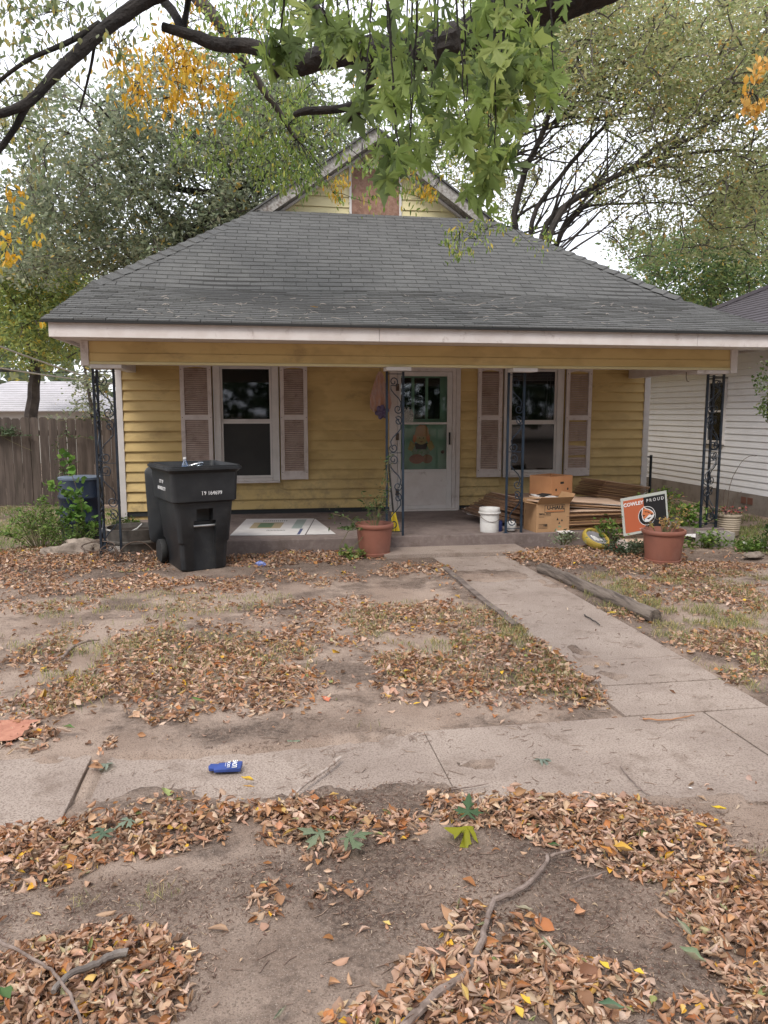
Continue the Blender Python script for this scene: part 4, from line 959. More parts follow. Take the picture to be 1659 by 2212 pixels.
# yard sign
SG = thing('yard_sign', 'orange and black yard sign reading COWLEY PROUD with a tiger emblem', 'yard sign', (4.60, 8.47, -.02), R_(4)); SG.rotation_euler = (0, R_(-8), R_(4))
sw, sh, sz = .61, .455, .20
M_FRAMEW = mat('sign frame', (.50, .52, .48), rough=.6, coords='obj'); M_SOR = mat('sign orange', (.50, .13, .06), rough=.5); M_SBK = mat('sign black', (.018, .018, .02), rough=.45)
q = MB(); q.box(-sw/2, 0, sz, sw/2, .006, sz+sh); q.obj('panel', M_FRAMEW, SG)
q = MB(); q.box(-sw/2+.03, -.0016, sz+.03, -.01, -.0002, sz+sh-.035); q.obj('orange_field', M_SOR, SG)
q = MB(); q.box(-.0095, -.0016, sz+.03, sw/2-.025, -.0002, sz+sh-.035); q.obj('black_field', M_SBK, SG)
text('lettering', 'COWLEY', .060, M_INK, SG, (-.145, -.0026, sz+sh-.090), (R_(90), 0, 0), sx=1.05, bold=.002)
text('lettering', 'P R O U D', .055, M_INK, SG, (.145, -.0026, sz+sh-.082), (R_(90), 0, 0), sx=.95)
def disc(cx, cz, r, m, y, a0=0, a1=360, inner=0, nm='emblem'):
    n = 28; pts = [(cx+r*math.cos(R_(a0+(a1-a0)*i/n)), cz+r*math.sin(R_(a0+(a1-a0)*i/n))) for i in range(n+(0 if a1-a0 == 360 else 1))]
    if inner: pts += [(cx+inner*math.cos(R_(a1-(a1-a0)*i/n)), cz+inner*math.sin(R_(a1-(a1-a0)*i/n))) for i in range(n+1)]
    q = MB(); q.poly(pts, .0006, Matrix.Translation((0, y, 0))); q.obj(nm, m, SG)
ex_, ez_ = .02, sz+.195
disc(ex_, ez_, .115, M_INK, -.0024); disc(ex_, ez_, .108, M_SBK, -.0032)
M_TOR = mat('tiger orange', (.62, .2, .08), rough=.5)
def shp(pts, m, y): q = MB(); q.poly([(ex_+a, ez_+b_) for a, b_ in pts], .0006, Matrix.Translation((0, y, 0))); q.obj('emblem', m, SG)
shp([(-.07, .03), (-.055, .095), (-.03, .125), (-.01, .095), (.04, .075), (.085, .04), (.10, .0), (.085, -.03), (.06, -.05), (.02, -.075), (-.03, -.07), (-.06, -.04)], M_INK, -.0040)
shp([(-.062, .028), (-.048, .088), (-.032, .112), (-.015, .088), (.035, .065), (.075, .035), (.09, .003), (.06, .0), (.03, .012), (.0, -.01), (-.03, -.03), (-.05, -.035)], M_TOR, -.0048)
for pts in ([(-.05, .09), (-.033, .105), (-.028, .08)], [(-.03, .06), (.02, .045), (-.02, .045)], [(.01, .055), (.05, .03), (.015, .035)], [(.045, .02), (.085, .012), (.06, -.005)], [(-.055, .02), (-.02, .01), (-.05, -.005)], [(-.01, -.03), (.06, -.02), (.02, -.045)], [(.08, -.04), (.1, -.03), (.095, -.06), (.07, -.075)], [(-.03, -.045), (-.05, -.02), (-.04, -.05)]): shp(pts, M_SBK, -.0056)
text('lettering', 'TIGERS', .020, M_INK, SG, (-.06, -.0026, sz+.052), (R_(90), 0, 0))
q = MB()
for s in (-.13, .13): q.tube([(s, .010, -.12), (s, .010, sz+sh-.05)], .004, 6)
q.obj('stake', M_RUST, SG)

# cinder block
CB = thing('cinder_block', 'grey hollow cinder block lying in front of the right iron post', 'cinder block', (5.40, 8.36, -.01), R_(-6))
q = MB(); w_, d_, h_ = .39, .19, .185
q.box(-w_/2, -d_/2, 0, w_/2, -d_/2+.03, h_); q.box(-w_/2, d_/2-.03, 0, w_/2, d_/2, h_)
for x in (-w_/2, -.017, w_/2-.034): q.box(x, -d_/2+.03, 0, x+.034, d_/2-.03, h_-.002)
q.obj('block', mat('cinder', (.36, .33, .30), (.27, .25, .22), 8, .95, 1.5, 120, coords='obj', dirt=(.15, .13, .1), dscale=6, damt=.6), CB)

# yellow round strainer
YD = thing('round_disc', 'round yellow framed disc with a grey face lying tilted in the flower bed', 'disc', (3.90, 8.40, .13))
Mt = Matrix.Rotation(R_(30), 4, 'X') @ Matrix.Rotation(R_(12), 4, 'Y')
q = MB(); q.lathe([(.11, -.055), (.155, -.05), (.165, -.02), (.165, .012), (.155, .03), (.135, .03), (.128, .01), (.12, -.02)], 32, Mt); q.obj('rim', mat('yellow plastic', (.42, .31, .06), (.36, .25, .05), 5, .5, coords='obj', dirt=(.3, .2, .08), dscale=8, damt=.5), YD, smooth=True)
q = MB(); q.lathe([(.005, .0), (.127, .0), (.127, .006), (.005, .006)], 28, Mt); q.obj('face', mat('grey mesh', (.16, .155, .16), (.22, .21, .22), 60, .7, coords='obj'), YD)
q = MB()
for i in range(7):
    x = -.06+.013*i; M = Mt @ Matrix.Translation((x, -.02+.01*math.sin(i*2), .012)) @ Matrix.Rotation(R_(20+i*8), 4, 'Z'); q.box(-.005, -.05, 0, .006, .04, .006, M)
q.obj('broken_vanes', M_WHITE, YD)
q = MB(); q.lathe([(.02, 0), (.05, 0), (.075, .05), (.08, .055), (.07, .055), (.045, .01)], 20, Matrix.Translation((4.14, 8.22, .04)) @ Matrix.Rotation(R_(35), 4, 'X')); tag(q.obj('saucer', mat('pale saucer', (.5, .42, .38), rough=.6), smooth=True), 'small pale pot saucer beside the yellow disc', 'saucer')
q = MB(); q.box(-.09, -.05, 0, .07, .05, .02, Matrix.Translation((4.05, 8.18, .05)) @ Matrix.Rotation(R_(20), 4, 'Z') @ Matrix.Rotation(R_(25), 4, 'X')); tag(q.obj('brick_piece', mat('dull red', (.22, .06, .05), rough=.8)), 'dull red broken piece against the yellow disc', 'broken brick')
def sheetp(name, label, cat, c, rz, w_, d_, m, tx=0, ty=0, th=.004):
    q = MB(); q.box(-w_/2, -d_/2, 0, w_/2, d_/2, th, Matrix.Translation(c) @ Matrix.Rotation(R_(rz), 4, 'Z') @ Matrix.Rotation(R_(tx), 4, 'X') @ Matrix.Rotation(R_(ty), 4, 'Y')); return tag(q.obj(name, m), label, cat)
sheetp('cardboard_flap', 'loose tan cardboard sheet left of the yard sign on the soil', 'cardboard sheet', (4.45, 8.55, .10), 20, .42, .34, M_CARDP, 12)
sheetp('cardboard_flap', 'pale board sheet showing right of the yard sign', 'cardboard sheet', (5.28, 8.72, .12), -30, .36, .30, M_WHITEP, 14, 8)
sheetp('cardboard_flap', 'small white board beside the moving box', 'cardboard sheet', (3.62, 8.66, .175), 10, .18, .16, M_WHITEP, 3)
sheetp('stepping_stone', 'flat grey stone sunk in the leaves below the yellow disc', 'stone', (3.72, 7.85, .01), 8, .32, .17, M_ROCK, 1, 1, .018)
sheetp('white_scrap', 'white plastic scrap in the weeds right of the cinder block', 'plastic scrap', (5.75, 8.1, .05), -20, .28, .08, M_WHITE, 8, 10)

# left corner: planter tub, rocks, wire hoops
TB = thing('planter_box', 'low grey planter tub full of soil between the left iron post and the trash cart', 'planter', (-1.42, 9.15, 0))
q = MB(); q.lathe([(.26, 0), (.30, .02), (.31, .12), (.32, .13), (.32, .15), (.31, .16), (.33, .27), (.335, .29), (.31, .29), (.29, .2)], 28); q.obj('body', mat('grey tub', (.13, .115, .10), (.09, .08, .07), 6, .8, .5, 50, dirt=(.05, .04, .035), dscale=5, damt=.6), TB, smooth=True)
q = MB(); q.lathe([(.01, .24), (.3, .235), (.3, .22), (.01, .22)], 20); q.obj('soil', M_SOIL, TB)
q = MB(); q.tube([(-1.75, 8.95, .30), (-1.6, 8.9, .27), (-1.45, 8.88, .26), (-1.36, 8.9, .30), (-1.32, 8.98, .34)], .009, 6); tag(q.obj('bent_tube', M_WHITE, smooth=True), 'bent white tube lying across the grey planter tub', 'tube')
def rock(label, c, s, seed, sub=3):
    bm = bmesh.new(); bmesh.ops.create_icosphere(bm, subdivisions=sub, radius=1); rn = random.Random(seed)
    from mathutils import noise
    for v in bm.verts:
        p = v.co.copy(); n_ = noise.fractal(p*1.6+Vector((seed, 0, 0)), 1, 2, 5); v.co = p*(1+.33*n_); v.co.x *= s[0]; v.co.y *= s[1]; v.co.z *= s[2]*(1 if v.co.z > 0 else .3)
    me = bpy.data.meshes.new('rock'); bm.to_mesh(me); bm.free(); me.materials.append(M_ROCK); o = link('rock', me); o.location = c
    me.polygons.foreach_set('use_smooth', [True]*len(me.polygons)); tag(o, label, 'rock'); return o
rock('long flat limestone rock at the front of the left flower bed', (-2.12, 8.92, .02), (.30, .15, .12), 3, 4)
rock('shorter limestone rock wedged behind the long flat one', (-2.0, 9.06, .05), (.22, .11, .12), 8, 4)
rock('low mossy rock left of the long flat limestone', (-2.33, 9.0, .01), (.13, .1, .09), 11)
o = rock('smooth pale round stone at the foot of the left iron post', (-1.60, 8.86, .05), (.085, .055, .065), 21); o.data.materials[0] = mat('pale stone', (.42, .38, .35), (.34, .3, .27), 10, .8, .6, 60)
rock('small pale rock in the leaves at the right edge of the yard', (5.35, 7.55, .03), (.11, .07, .05), 33)
WS = thing('plant_stand', 'tangled rusty wire plant stand with hoops below the left iron post', 'plant stand', (-1.5, 8.6, 0))
def hoop(c, r, tilt, rz, a0=0, a1=360, m=M_RUST):
    M = Matrix.Translation(c) @ Matrix.Rotation(R_(rz), 4, 'Z') @ Matrix.Rotation(R_(tilt), 4, 'X'); n = 26
    q = MB(); q.tube([M @ Vector((r*math.cos(R_(a0+(a1-a0)*i/n)), r*math.sin(R_(a0+(a1-a0)*i/n)), 0)) for i in range(n+1)], .0065, 5); q.obj('hoop', m, WS, True, smooth=True)
hoop((-1.72, 8.55, .17), .17, 8, 0); hoop((-1.32, 8.52, .02), .19, 86, 10, 0, 180); hoop((-1.5, 8.5, .03), .16, 20, 30); hoop((-1.6, 8.45, .10), .09, 70, 20); hoop((-1.25, 8.45, .03), .14, 30, 60)
for a in range(7):
    x, y = -1.72+.17*math.cos(a), 8.55+.17*math.sin(a); q = MB(); q.tube([(x, y, .17), (x+.05*math.cos(a*2), y-.03, .09), (x-.02, y, 0)], .004, 5); q.obj('leg', M_RUST, WS, True)
for a in range(4):
    q = MB(); c_ = (-1.62+.14*a, 8.42, .05); q.tube([(c_[0]+p[0], c_[1], c_[2]+p[1]) for p in spiral(0, .03, .07, .012, a, 1.5)], .004, 5); q.obj('scroll', M_RUST, WS, True)

# broom behind post two
BM = thing('broom', 'broom with yellow bristles standing behind the second iron post', 'broom', (1.60, 9.0, FZ))
q = MB(); q.tube([(1.585, 9.0, FZ+.24), (1.50, 9.0, 1.32)], .011, 8); q.obj('handle', M_BLACK, BM, True)
q = MB()
for i in range(60):
    a = random.uniform(-1, 1); c_ = random.uniform(-1, 1); q.tube([(1.59+a*.02, 9.0+c_*.012, FZ+.24), (1.60+a*.065, 9.0+c_*.03, FZ+.005)], .0035, 3)
q.obj('bristles', mat('yellow bristles', (.62, .46, .03), rough=.6), BM, True)
# hanging cloth ornament
HO = thing('hanging_ornament', 'faded orange and pink cloth ornament with a purple bow hanging left of the door', 'wall ornament', (1.72, 10.6, 1.7))
q = MB(); n = 28; rings = []
for i, (zz, r0) in enumerate([(.0, .085), (.05, .13), (.13, .145), (.22, .13), (.32, .10), (.42, .07), (.5, .05), (.56, .02)]):
    rings.append([(1.70+.5*r0*0+r0*(1+.16*math.sin(j*5*2*math.pi/n*1.0+i))*math.cos(2*math.pi*j/n), 10.72+.4*r0*(1+.2*math.sin(j*7*2*math.pi/n))*math.sin(2*math.pi*j/n), 1.60+zz) for j in range(n)])
loft(rings).obj('cloth', mat('orange pink cloth', (.46, .24, .16), (.44, .30, .27), 9, .8, .4, 50, stretch=(3, 3, .7), c3=(.6, .42, .3), s3=12), HO, True, smooth=True)
q = MB()
for a in (0, 70, 140, 200, 260, 320): M = Matrix.Translation((1.72, 10.66, 1.60)) @ Matrix.Rotation(R_(a), 4, 'Y'); q.lathe([(.005, 0), (.03, .03), (.038, .07), (.02, .1), (.005, .105)], 8, M)
q.obj('bow', mat('purple ribbon', (.10, .075, .17), (.17, .13, .21), 20, .4), HO, True, smooth=True)
q = MB(); q.tube([(1.70, 10.72, 2.15), (1.70, 10.72, 2.36)], .004, 4); q.obj('cord', M_BLACK, HO, True)
q = MB(); q.tube([(5.15, 8.75, 2.08), (5.15, 8.75, 2.02), (5.16, 8.74, 1.97), (5.185, 8.74, 1.97)], .005, 5); tag(q.obj('hook', M_RUST), 'small metal hook under the porch beam near the right iron post', 'hook')
q = MB(); q.tube([(5.82, 10.9, 2.12), (5.84, 10.3, 2.13), (5.82, 9.6, 2.16), (5.60, 9.0, 2.24)], .004, 4); tag(q.obj('cable', M_BLACK), 'thin black cable sagging from the wall corner to the right side beam', 'cable')

# scarecrow cut-out on the green door
SW = thing('scarecrow_sign', 'flat painted scarecrow cut-out with pumpkins hanging on the green door', 'door decoration', (2.37, WY+.075, 1.1))
cx_, yb_, z0_ = 2.36, WY+.092, .86
def cutp(nm, pts, m, lay): q = MB(); q.poly([(cx_+a, z0_+b_) for a, b_ in pts], .004, Matrix.Translation((0, yb_-lay*.0045, 0))); q.obj(nm, m, SW, True)
def ell(a, b_, rx, rz_, n=18): return [(a+rx*math.cos(2*math.pi*i/n), b_+rz_*math.sin(2*math.pi*i/n)) for i in range(n)]
cutp('pumpkin', ell(-.07, .06, .11, .07), mat('dull pumpkin', (.34, .11, .06), (.28, .09, .05), 12, .7), 2); cutp('pumpkin', ell(.09, .06, .08, .065), mat('brown pumpkin', (.25, .11, .05), rough=.7), 1)
cutp('shirt', [(-.13, .12), (.12, .12), (.13, .22), (.05, .28), (-.05, .28), (-.15, .2)], mat('green shirt', (.12, .26, .13), (.3, .32, .28), 30, .8), 0)
cutp('vest', [(-.08, .20), (.07, .20), (.10, .29), (-.10, .29)], mat('dark vest', (.04, .025, .03), rough=.8), 1)
cutp('arm', [(-.2, .2), (-.14, .17), (-.09, .27), (-.16, .33)], mat('straw', (.5, .38, .14), (.4, .28, .1), 30, .8), 1); cutp('arm', [(.2, .23), (.14, .17), (.08, .27), (.15, .33)], mat('straw', ()), 1)
cutp('face', ell(0, .345, .085, .075), mat('tan face', (.52, .40, .2), rough=.8), 2); cutp('hair', [(-.1, .29), (-.075, .35), (-.07, .42), (-.12, .40), (-.13, .33)], M_TOR, 3); cutp('hair', [(.1, .29), (.075, .35), (.07, .42), (.12, .40), (.13, .33)], M_TOR, 3)
cutp('hat', [(-.13, .40), (-.1, .42), (-.08, .52), (-.02, .56), (.06, .55), (.1, .50), (.11, .42), (.14, .40), (.0, .385)], mat('orange hat', (.5, .22, .09), (.42, .26, .1), 25, .8, stretch=(4, 1, .5)), 4)
cutp('eye', ell(-.025, .365, .008, .01, 8), M_BLACK, 3); cutp('eye', ell(.03, .365, .008, .01, 8), M_BLACK, 3); cutp('mouth', [(-.03, .315), (.03, .32), (.0, .3)], M_TERRA, 3)
q = MB(); q.poly([(0, 0), (.17, 0), (.18, .10), (.15, .20), (.12, .15), (.10, .22), (.07, .17), (.05, .22), (.0, .14)], .0006, Matrix.Translation((2.045, WY-.0175, 1.458))); tag(q.obj('painted_reflection', mat('pale painted reflection', (.42, .42, .38), (.16, .18, .17), 22, .4, c3=(.6, .6, .58), s3=45, a3=.7)), 'irregular pale painted reflection on the upper glass of the storm door', 'painted reflection')  # reflection of bright sky and roofs, put on the glass as pale colour

# blue can sleeve on the sidewalk
KZ = thing('can_sleeve', 'flattened blue foam can sleeve lying on the sidewalk', 'can sleeve', (-.165, 3.345, .012), R_(-3))
M_BLUE = mat('blue foam', (.035, .07, .27), (.03, .055, .2), 20, .75, .3, 200, coords='obj')
q = MB(); pts = [(-.055, -.035), (.062, -.038), (.066, .034), (-.04, .038), (-.043, .030), (-.075, .028), (-.083, .0), (-.078, -.02), (-.058, -.018)]
q.add([(x, y, .001) for x, y in pts]+[(x, y, .017+.004*math.sin(x*40)) for x, y in pts], [tuple(range(8, -1, -1)), tuple(range(9, 18))]+[(i, (i+1) % 9, (i+1) % 9+9, i+9) for i in range(9)])
q.obj('sleeve', M_BLUE, KZ, bevel=.003)
text('lettering', 'LOVE', .030, M_INK, KZ, (.035, 0, .0225), (0, 0, R_(90)), bold=.0005); text('lettering', 'LOCAL', .020, M_INK, KZ, (.008, 0, .0225), (0, 0, R_(90))); text('lettering', '--------', .016, M_INK, KZ, (-.008, 0, .0225), (0, 0, R_(90)))
q = MB(); q.tube([(-.04, 7.98, .02), (-.0, 8.0, .03), (.04, 7.98, .02), (.06, 7.97, .015)], [.03, .035, .03, .01], 7); tag(q.obj('blue_wrapper', mat('blue wrapper', (.08, .11, .3), (.3, .35, .6), 40, .4), smooth=True), 'crumpled blue wrapper in the leaves in front of the porch', 'wrapper')
# ================================================================ vegetation
def A3(pts, Y): return [AY(p[0], p[1], p[2] if len(p) > 2 else Y) for p in pts]
def ell_clumps(E, n):     # E: (px, py, hw, hh, Y0, Y1, weight) -> world clump centres
    wts = np.array([e[2]*e[3]*e[6] for e in E], float); wts /= wts.sum(); out = []
    for i in np.random.choice(len(E), n, p=wts):
        e = E[i]; a = np.random.uniform(0, 2*math.pi); r = math.sqrt(np.random.uniform(0, 1)); 
        out.append(tuple(AY(e[0]+e[2]*r*math.cos(a), e[1]+e[3]*r*math.sin(a), np.random.uniform(e[4], e[5]))))
    return np.array(out)
def smooth_path(pts, k=4, j=.0):
    pts = [Vector(p) for p in pts]; out = []
    for i in range(len(pts)-1):
        p0, p1, p2, p3 = pts[max(i-1, 0)], pts[i], pts[i+1], pts[min(i+2, len(pts)-1)]
        for s in range(k):
            t_ = s/k; out.append(.5*((2*p1)+(p2-p0)*t_+(2*p0-5*p1+4*p2-p3)*t_*t_+(3*p1-p0-3*p2+p3)*t_**3)+Vector((random.uniform(-j, j), random.uniform(-j, j), random.uniform(-j, j))))
    out.append(pts[-1]); return out
def connect(mb_, nodes, clumps, r, sag_=.12, sides=3):
    nodes = [Vector(p) for p in nodes]; cl = [Vector(c) for c in clumps]; base = Vector(nodes[0])
    allp = list(nodes); order = sorted(cl, key=lambda c: min((c-n_).length_squared for n_ in nodes)); kd = None; last = 0
    for i, c in enumerate(order):
        if kd is None or len(allp)-last > 40:
            kd = kdtree.KDTree(len(allp)); [kd.insert(p, q) for q, p in enumerate(allp)]; kd.balance(); last = len(allp)
        p, _, dist = kd.find(c)
        if dist < .02: continue
        m_ = p.lerp(c, .5)+Vector((random.uniform(-1, 1), random.uniform(-1, 1), random.uniform(-.3, 1)))*dist*sag_
        mb_.tube([p, p.lerp(m_, .5)+Vector((0, 0, dist*.03)), m_, c], [r*1.3, r, r*.8, r*.45], sides, False)
        allp += [m_, c]
def around(clumps, per, rad, flat=.7):
    n = len(clumps)*per; c = np.repeat(clumps, per, 0); d = np.random.normal(0, 1, (n, 3))*rad*.5*np.repeat(np.random.uniform(.45, 1.35, (len(clumps), 1)), per, 0); d[:, 2] *= flat; return c+d
M_TWIG = mat('grey twig', (.13, .11, .095), (.08, .068, .06), 6, .9)
def bg_tree(name, label, base, limbs, E, nc, per, rad, size, cols, wts, twig_r, trunk_r, group=None, bark=None, aspect=.5, droop=-.3, parent=None, sprouts=0, lead=(0, 0, 1)):
    bark = bark or M_BARKG
    root = thing(name, label, 'tree', base, 0, group); B = Vector(base)
    if trunk_r:
        tp = smooth_path([B-Vector((0, 0, .2)), B+Vector((.05, 0, 1.5)), Vector(limbs[0][0][0])], 5, .02)
        q = MB(); q.tube(tp, [trunk_r*(1.25-.5*i/len(tp)) for i in range(len(tp))], 12); q.obj('trunk', bark, root, True, smooth=True)
    nodes = []
    for pts, r0, r1 in limbs:
        sp = smooth_path(pts, 5, r0*.15); n = len(sp); q = MB(); q.tube(sp, [r0+(r1-r0)*i/(n-1) for i in range(n)], 8); q.obj('limb', bark, root, True, smooth=True); nodes += sp
    if sprouts:
        src = list(nodes)
        for i in range(sprouts):
            p = random.choice(src); dv = (Vector(lead)+Vector((random.gauss(0, .35), random.gauss(0, .35), random.gauss(0, .35)))).normalized(); Ls = random.uniform(.9, 3.0); pp = [p]
            for k in range(1, 7):
                dv = (dv+Vector((random.gauss(0, .12), random.gauss(0, .12), random.gauss(.02, .10)))).normalized(); pp.append(pp[-1]+dv*Ls/6)
            r0 = random.uniform(.014, .034); q = MB(); q.tube(pp, [r0*(1-.75*k/6) for k in range(7)], 5); q.obj('branch', bark, root, True, smooth=True); nodes += pp[2:]
    cl = ell_clumps(E, nc); q = MB(); connect(q, nodes, cl, twig_r); tag(q.obj('twigs', M_TWIG, root, True), kind='stuff')
    P = around(cl, per, rad)
    tag(leaf_obj('crown', P, size, cols, wts, ML_FAR, root, aspect=aspect, droop=droop, rows=3), kind='stuff')
    return root
GRN = [(.17, .26, .10), (.24, .32, .12), (.11, .17, .08), (.30, .34, .13), (.45, .36, .09)]
GRY = [(.27, .31, .20), (.33, .36, .24), (.18, .21, .14), (.38, .39, .24), (.58, .42, .12)]  # lightened and greyed: haze and glare are put into these leaf colours
OLV = [(.40, .40, .20), (.46, .45, .23), (.28, .30, .16), (.32, .38, .15), (.58, .38, .12)]
YGR = [(.36, .42, .13), (.26, .33, .12), (.45, .46, .14), (.62, .48, .10), (.17, .23, .10)]

# left tree behind the house
bL = (-1.7, 18.0, 0)
bg_tree('shade_tree', 'large grey green shade tree spreading behind the left side of the house', bL,
    [(A3([(330, 620), (400, 520), (480, 470), (545, 460)], 18), .16, .1), (A3([(400, 520), (330, 440), (250, 340), (200, 230)], 17.5), .1, .03), (A3([(400, 520), (470, 430), (520, 330), (600, 220)], 17), .1, .03),
     (A3([(330, 620), (260, 560), (150, 480), (60, 420)], 18), .08, .02), (A3([(350, 400), (430, 415), (540, 400), (600, 360)], 16), .07, .03), (A3([(480, 470), (510, 440), (530, 450), (560, 480)], 17), .08, .04)],
    [(350, 440, 340, 150, 14.8, 19, 1.1), (170, 330, 180, 150, 15, 19, .8), (580, 340, 170, 140, 14.5, 18, 1.1), (430, 230, 200, 120, 14.5, 18, .8), (100, 520, 140, 90, 15, 19, .8), (700, 220, 120, 130, 14.5, 18, .8), (300, 530, 180, 70, 16, 20, 1.2)],
    820, 72, .52, (.06, .135), GRY, [4, 3, 3, 2, .35], .013, .22, bark=M_BARK, sprouts=60, lead=(-.2, -.1, .5))
# right tree
bR = tuple(Vector((AY(1195, 520, 16.5).x, 16.5, 0)))
RL = [([(1135, 575), (1118, 520), (1112, 460), (1135, 370), (1175, 280), (1200, 200), (1225, 115), (1265, 45), (1295, -10)], .13, .05, 16.2),
      ([(1150, 575), (1145, 520), (1160, 450), (1220, 370), (1275, 305), (1310, 270), (1360, 230), (1430, 165), (1470, 80)], .10, .03, 16),
      ([(1165, 575), (1168, 520), (1195, 465), (1255, 425), (1330, 380), (1420, 345), (1465, 335), (1560, 325), (1650, 330)], .11, .04, 15.5),
      ([(1180, 575), (1185, 520), (1215, 455), (1280, 405), (1360, 365), (1430, 310), (1490, 300), (1555, 240), (1600, 190), (1650, 125)], .12, .04, 15),
      ([(1195, 575), (1205, 520), (1225, 475), (1275, 445), (1370, 440), (1480, 440), (1580, 470)], .08, .02, 16.5),
      ([(1195, 560), (1215, 500), (1250, 460), (1300, 415), (1390, 380), (1450, 385)], .09, .03, 17),
      ([(1135, 370), (1110, 340), (1065, 328)], .05, .02, 16), ([(1110, 340), (1130, 280), (1150, 215), (1175, 170)], .04, .02, 16),
      ([(1175, 280), (1240, 230), (1330, 200), (1400, 150)], .05, .02, 16.2), ([(1275, 305), (1290, 200), (1330, 120), (1400, 40)], .045, .015, 16), ([(1420, 345), (1500, 280), (1600, 250), (1680, 230)], .05, .02, 15.4),
      ([(1000, 320), (1020, 300), (1060, 270), (1130, 230), (1210, 205), (1300, 190)], .10, .05, 18.5), ([(1000, 320), (1050, 280), (1150, 275), (1250, 250)], .06, .03, 18.5)]
bg_tree('spreading_tree', 'big dark limbed tree with thin olive leaves behind the right side of the roof', bR,
    [(A3(p, Yv), r0*.62, r1*.62) for p, r0, r1, Yv in RL],
    [(1420, 110, 280, 170, 13, 19, 1.6), (1250, 60, 230, 110, 14, 18, 1.2), (1560, 250, 160, 200, 13, 18, 1.3), (1480, 420, 220, 90, 14, 19, .8), (1150, 180, 150, 120, 15, 19, .6), (1330, 290, 160, 100, 14, 18, .4), (1650, 90, 120, 140, 12, 16, 1.2), (1620, 480, 90, 90, 14, 17, 1), (1420, 520, 130, 50, 15, 18, .8), (990, 340, 110, 90, 17, 20, 1.1), (1090, 400, 80, 70, 17, 20, 1.0), (1250, 350, 130, 70, 16, 19, .35), (1000, 200, 130, 100, 16, 19, .5)],
    1750, 46, .6, (.055, .125), OLV, [4, 3, 3, 3, .8], .016, .26, bark=mat('tree bark right', (.075, .062, .055), (.035, .03, .027), 5, .95, 1.5, 30), aspect=.42, sprouts=150, lead=(.75, -.1, .55))
bg_tree('backyard_tree', 'dense green tree rising beyond the neighbouring house roof', (11.5, 24, 0), [(A3([(1560, 620), (1560, 500), (1540, 420)], 24), .15, .06), (A3([(1560, 560), (1620, 480), (1660, 420)], 24), .1, .04)],
    [(1510, 590, 150, 75, 21, 26, 1.3), (1610, 520, 110, 120, 21, 26, 1.3), (1420, 545, 90, 55, 22, 25, 1), (1640, 420, 80, 90, 21, 25, .8), (1560, 670, 140, 40, 21, 25, 1)], 480, 60, .7, (.08, .17), GRN, [4, 3, 3, 2, .5], .02, .2)
bg_tree('roadside_tree', 'yellow green tree standing above the pale garage at the left edge', (-9.2, 22, 0), [(A3([(66, 1040), (70, 860), (78, 760), (70, 680), (60, 560)], 22), .2, .05), (A3([(78, 760), (110, 700), (150, 640)], 22), .1, .03), (A3([(72, 740), (30, 690), (-20, 640)], 22), .08, .03)],
    [(60, 620, 110, 90, 19, 24, 1.4), (120, 720, 90, 70, 19, 25, .9), (30, 740, 70, 55, 20, 24, .8), (40, 520, 70, 60, 19, 23, .6), (175, 640, 50, 50, 20, 24, .8)], 460, 60, .6, (.08, .16), YGR, [4, 4, 3, .8, 3], .018, .0)
bg_tree('young_tree', 'small loose leaved tree leaning over the fence by the left iron post', (-3.4, 16, 0), [(A3([(205, 1000), (200, 900), (190, 840), (180, 780)], 15.2), .05, .02)],
    [(200, 850, 40, 60, 14.6, 16, 1.2), (160, 880, 30, 24, 14.6, 16, .5), (225, 800, 40, 60, 14.6, 16, 1), (150, 912, 50, 9, 14.2, 14.8, .5), (230, 880, 30, 40, 14.6, 16, .8)], 58, 26, .24, (.05, .10), GRY, [3, 3, 3, 2, .4], .008, .05)
# far woods closing the horizon
fw_P = np.c_[np.random.uniform(-60, 90, 16000), np.random.uniform(48, 62, 16000), np.abs(np.random.normal(2.5, 3.2, 16000))]
tag(leaf_obj('distant_woods', fw_P, (.5, 1.1), [(.12, .15, .09), (.16, .19, .11), (.20, .20, .10)], [3, 3, 1], ML_FAR, aspect=.8), 'hazy band of distant woods behind the houses', 'woods', kind='stuff')
bh_P = np.c_[np.random.uniform(-28, 34, 36000), np.random.uniform(-27, -15, 36000), np.random.uniform(.8, 15, 36000)]
tag(leaf_obj('street_woods', bh_P, (.35, .75), [(.08, .12, .05), (.11, .15, .06), (.05, .08, .04), (.14, .16, .07)], [3, 3, 3, 1], ML_FAR, aspect=.7), 'trees across the street mirrored in the window glass', 'woods', kind='stuff')

# the overhead maple: trunk stands right of the frame, limbs cross the top of the picture
OM = thing('maple_tree', 'silver maple with dark limb and big lobed green leaves hanging overhead', 'tree', (5.2, 3.4, 0))
from mathutils import noise as mnoise
def limb(pts, rs, Y=4.6, name='limb', par=OM, m=M_BARK, k=16, j=.0, sides=24):
    sp = smooth_path(A3(pts, Y), k, j); n = len(sp); q = MB(); rr = [np.interp(i/(n-1), np.linspace(0, 1, len(rs)), rs)*(1+.10*mnoise.noise(sp[i]*6)) for i in range(n)]; q.tube(sp, rr, sides)
    for i in range(n*sides):
        v = Vector(q.v[i]); c_ = sp[i//sides]; dv = v-c_; a_ = (i % sides)/sides*6.283
        q.v[i] = tuple(c_+dv*(1+.13*mnoise.noise(Vector((math.cos(a_)*5, math.sin(a_)*5, (i//sides)*.22)))+.07*mnoise.noise(v*60)))
    q.obj(name, m, par, True); return sp[::3]
tk = MB(); tk.tube(smooth_path([(5.2, 3.4, -.2), (5.15, 3.4, 1.5), (5.0, 3.5, 3.0), (4.5, 3.7, 4.2)], 6, .02), [.42-.012*i for i in range(19)], 18); tk.obj('trunk', M_BARK, OM, True, smooth=True)
nodes = []
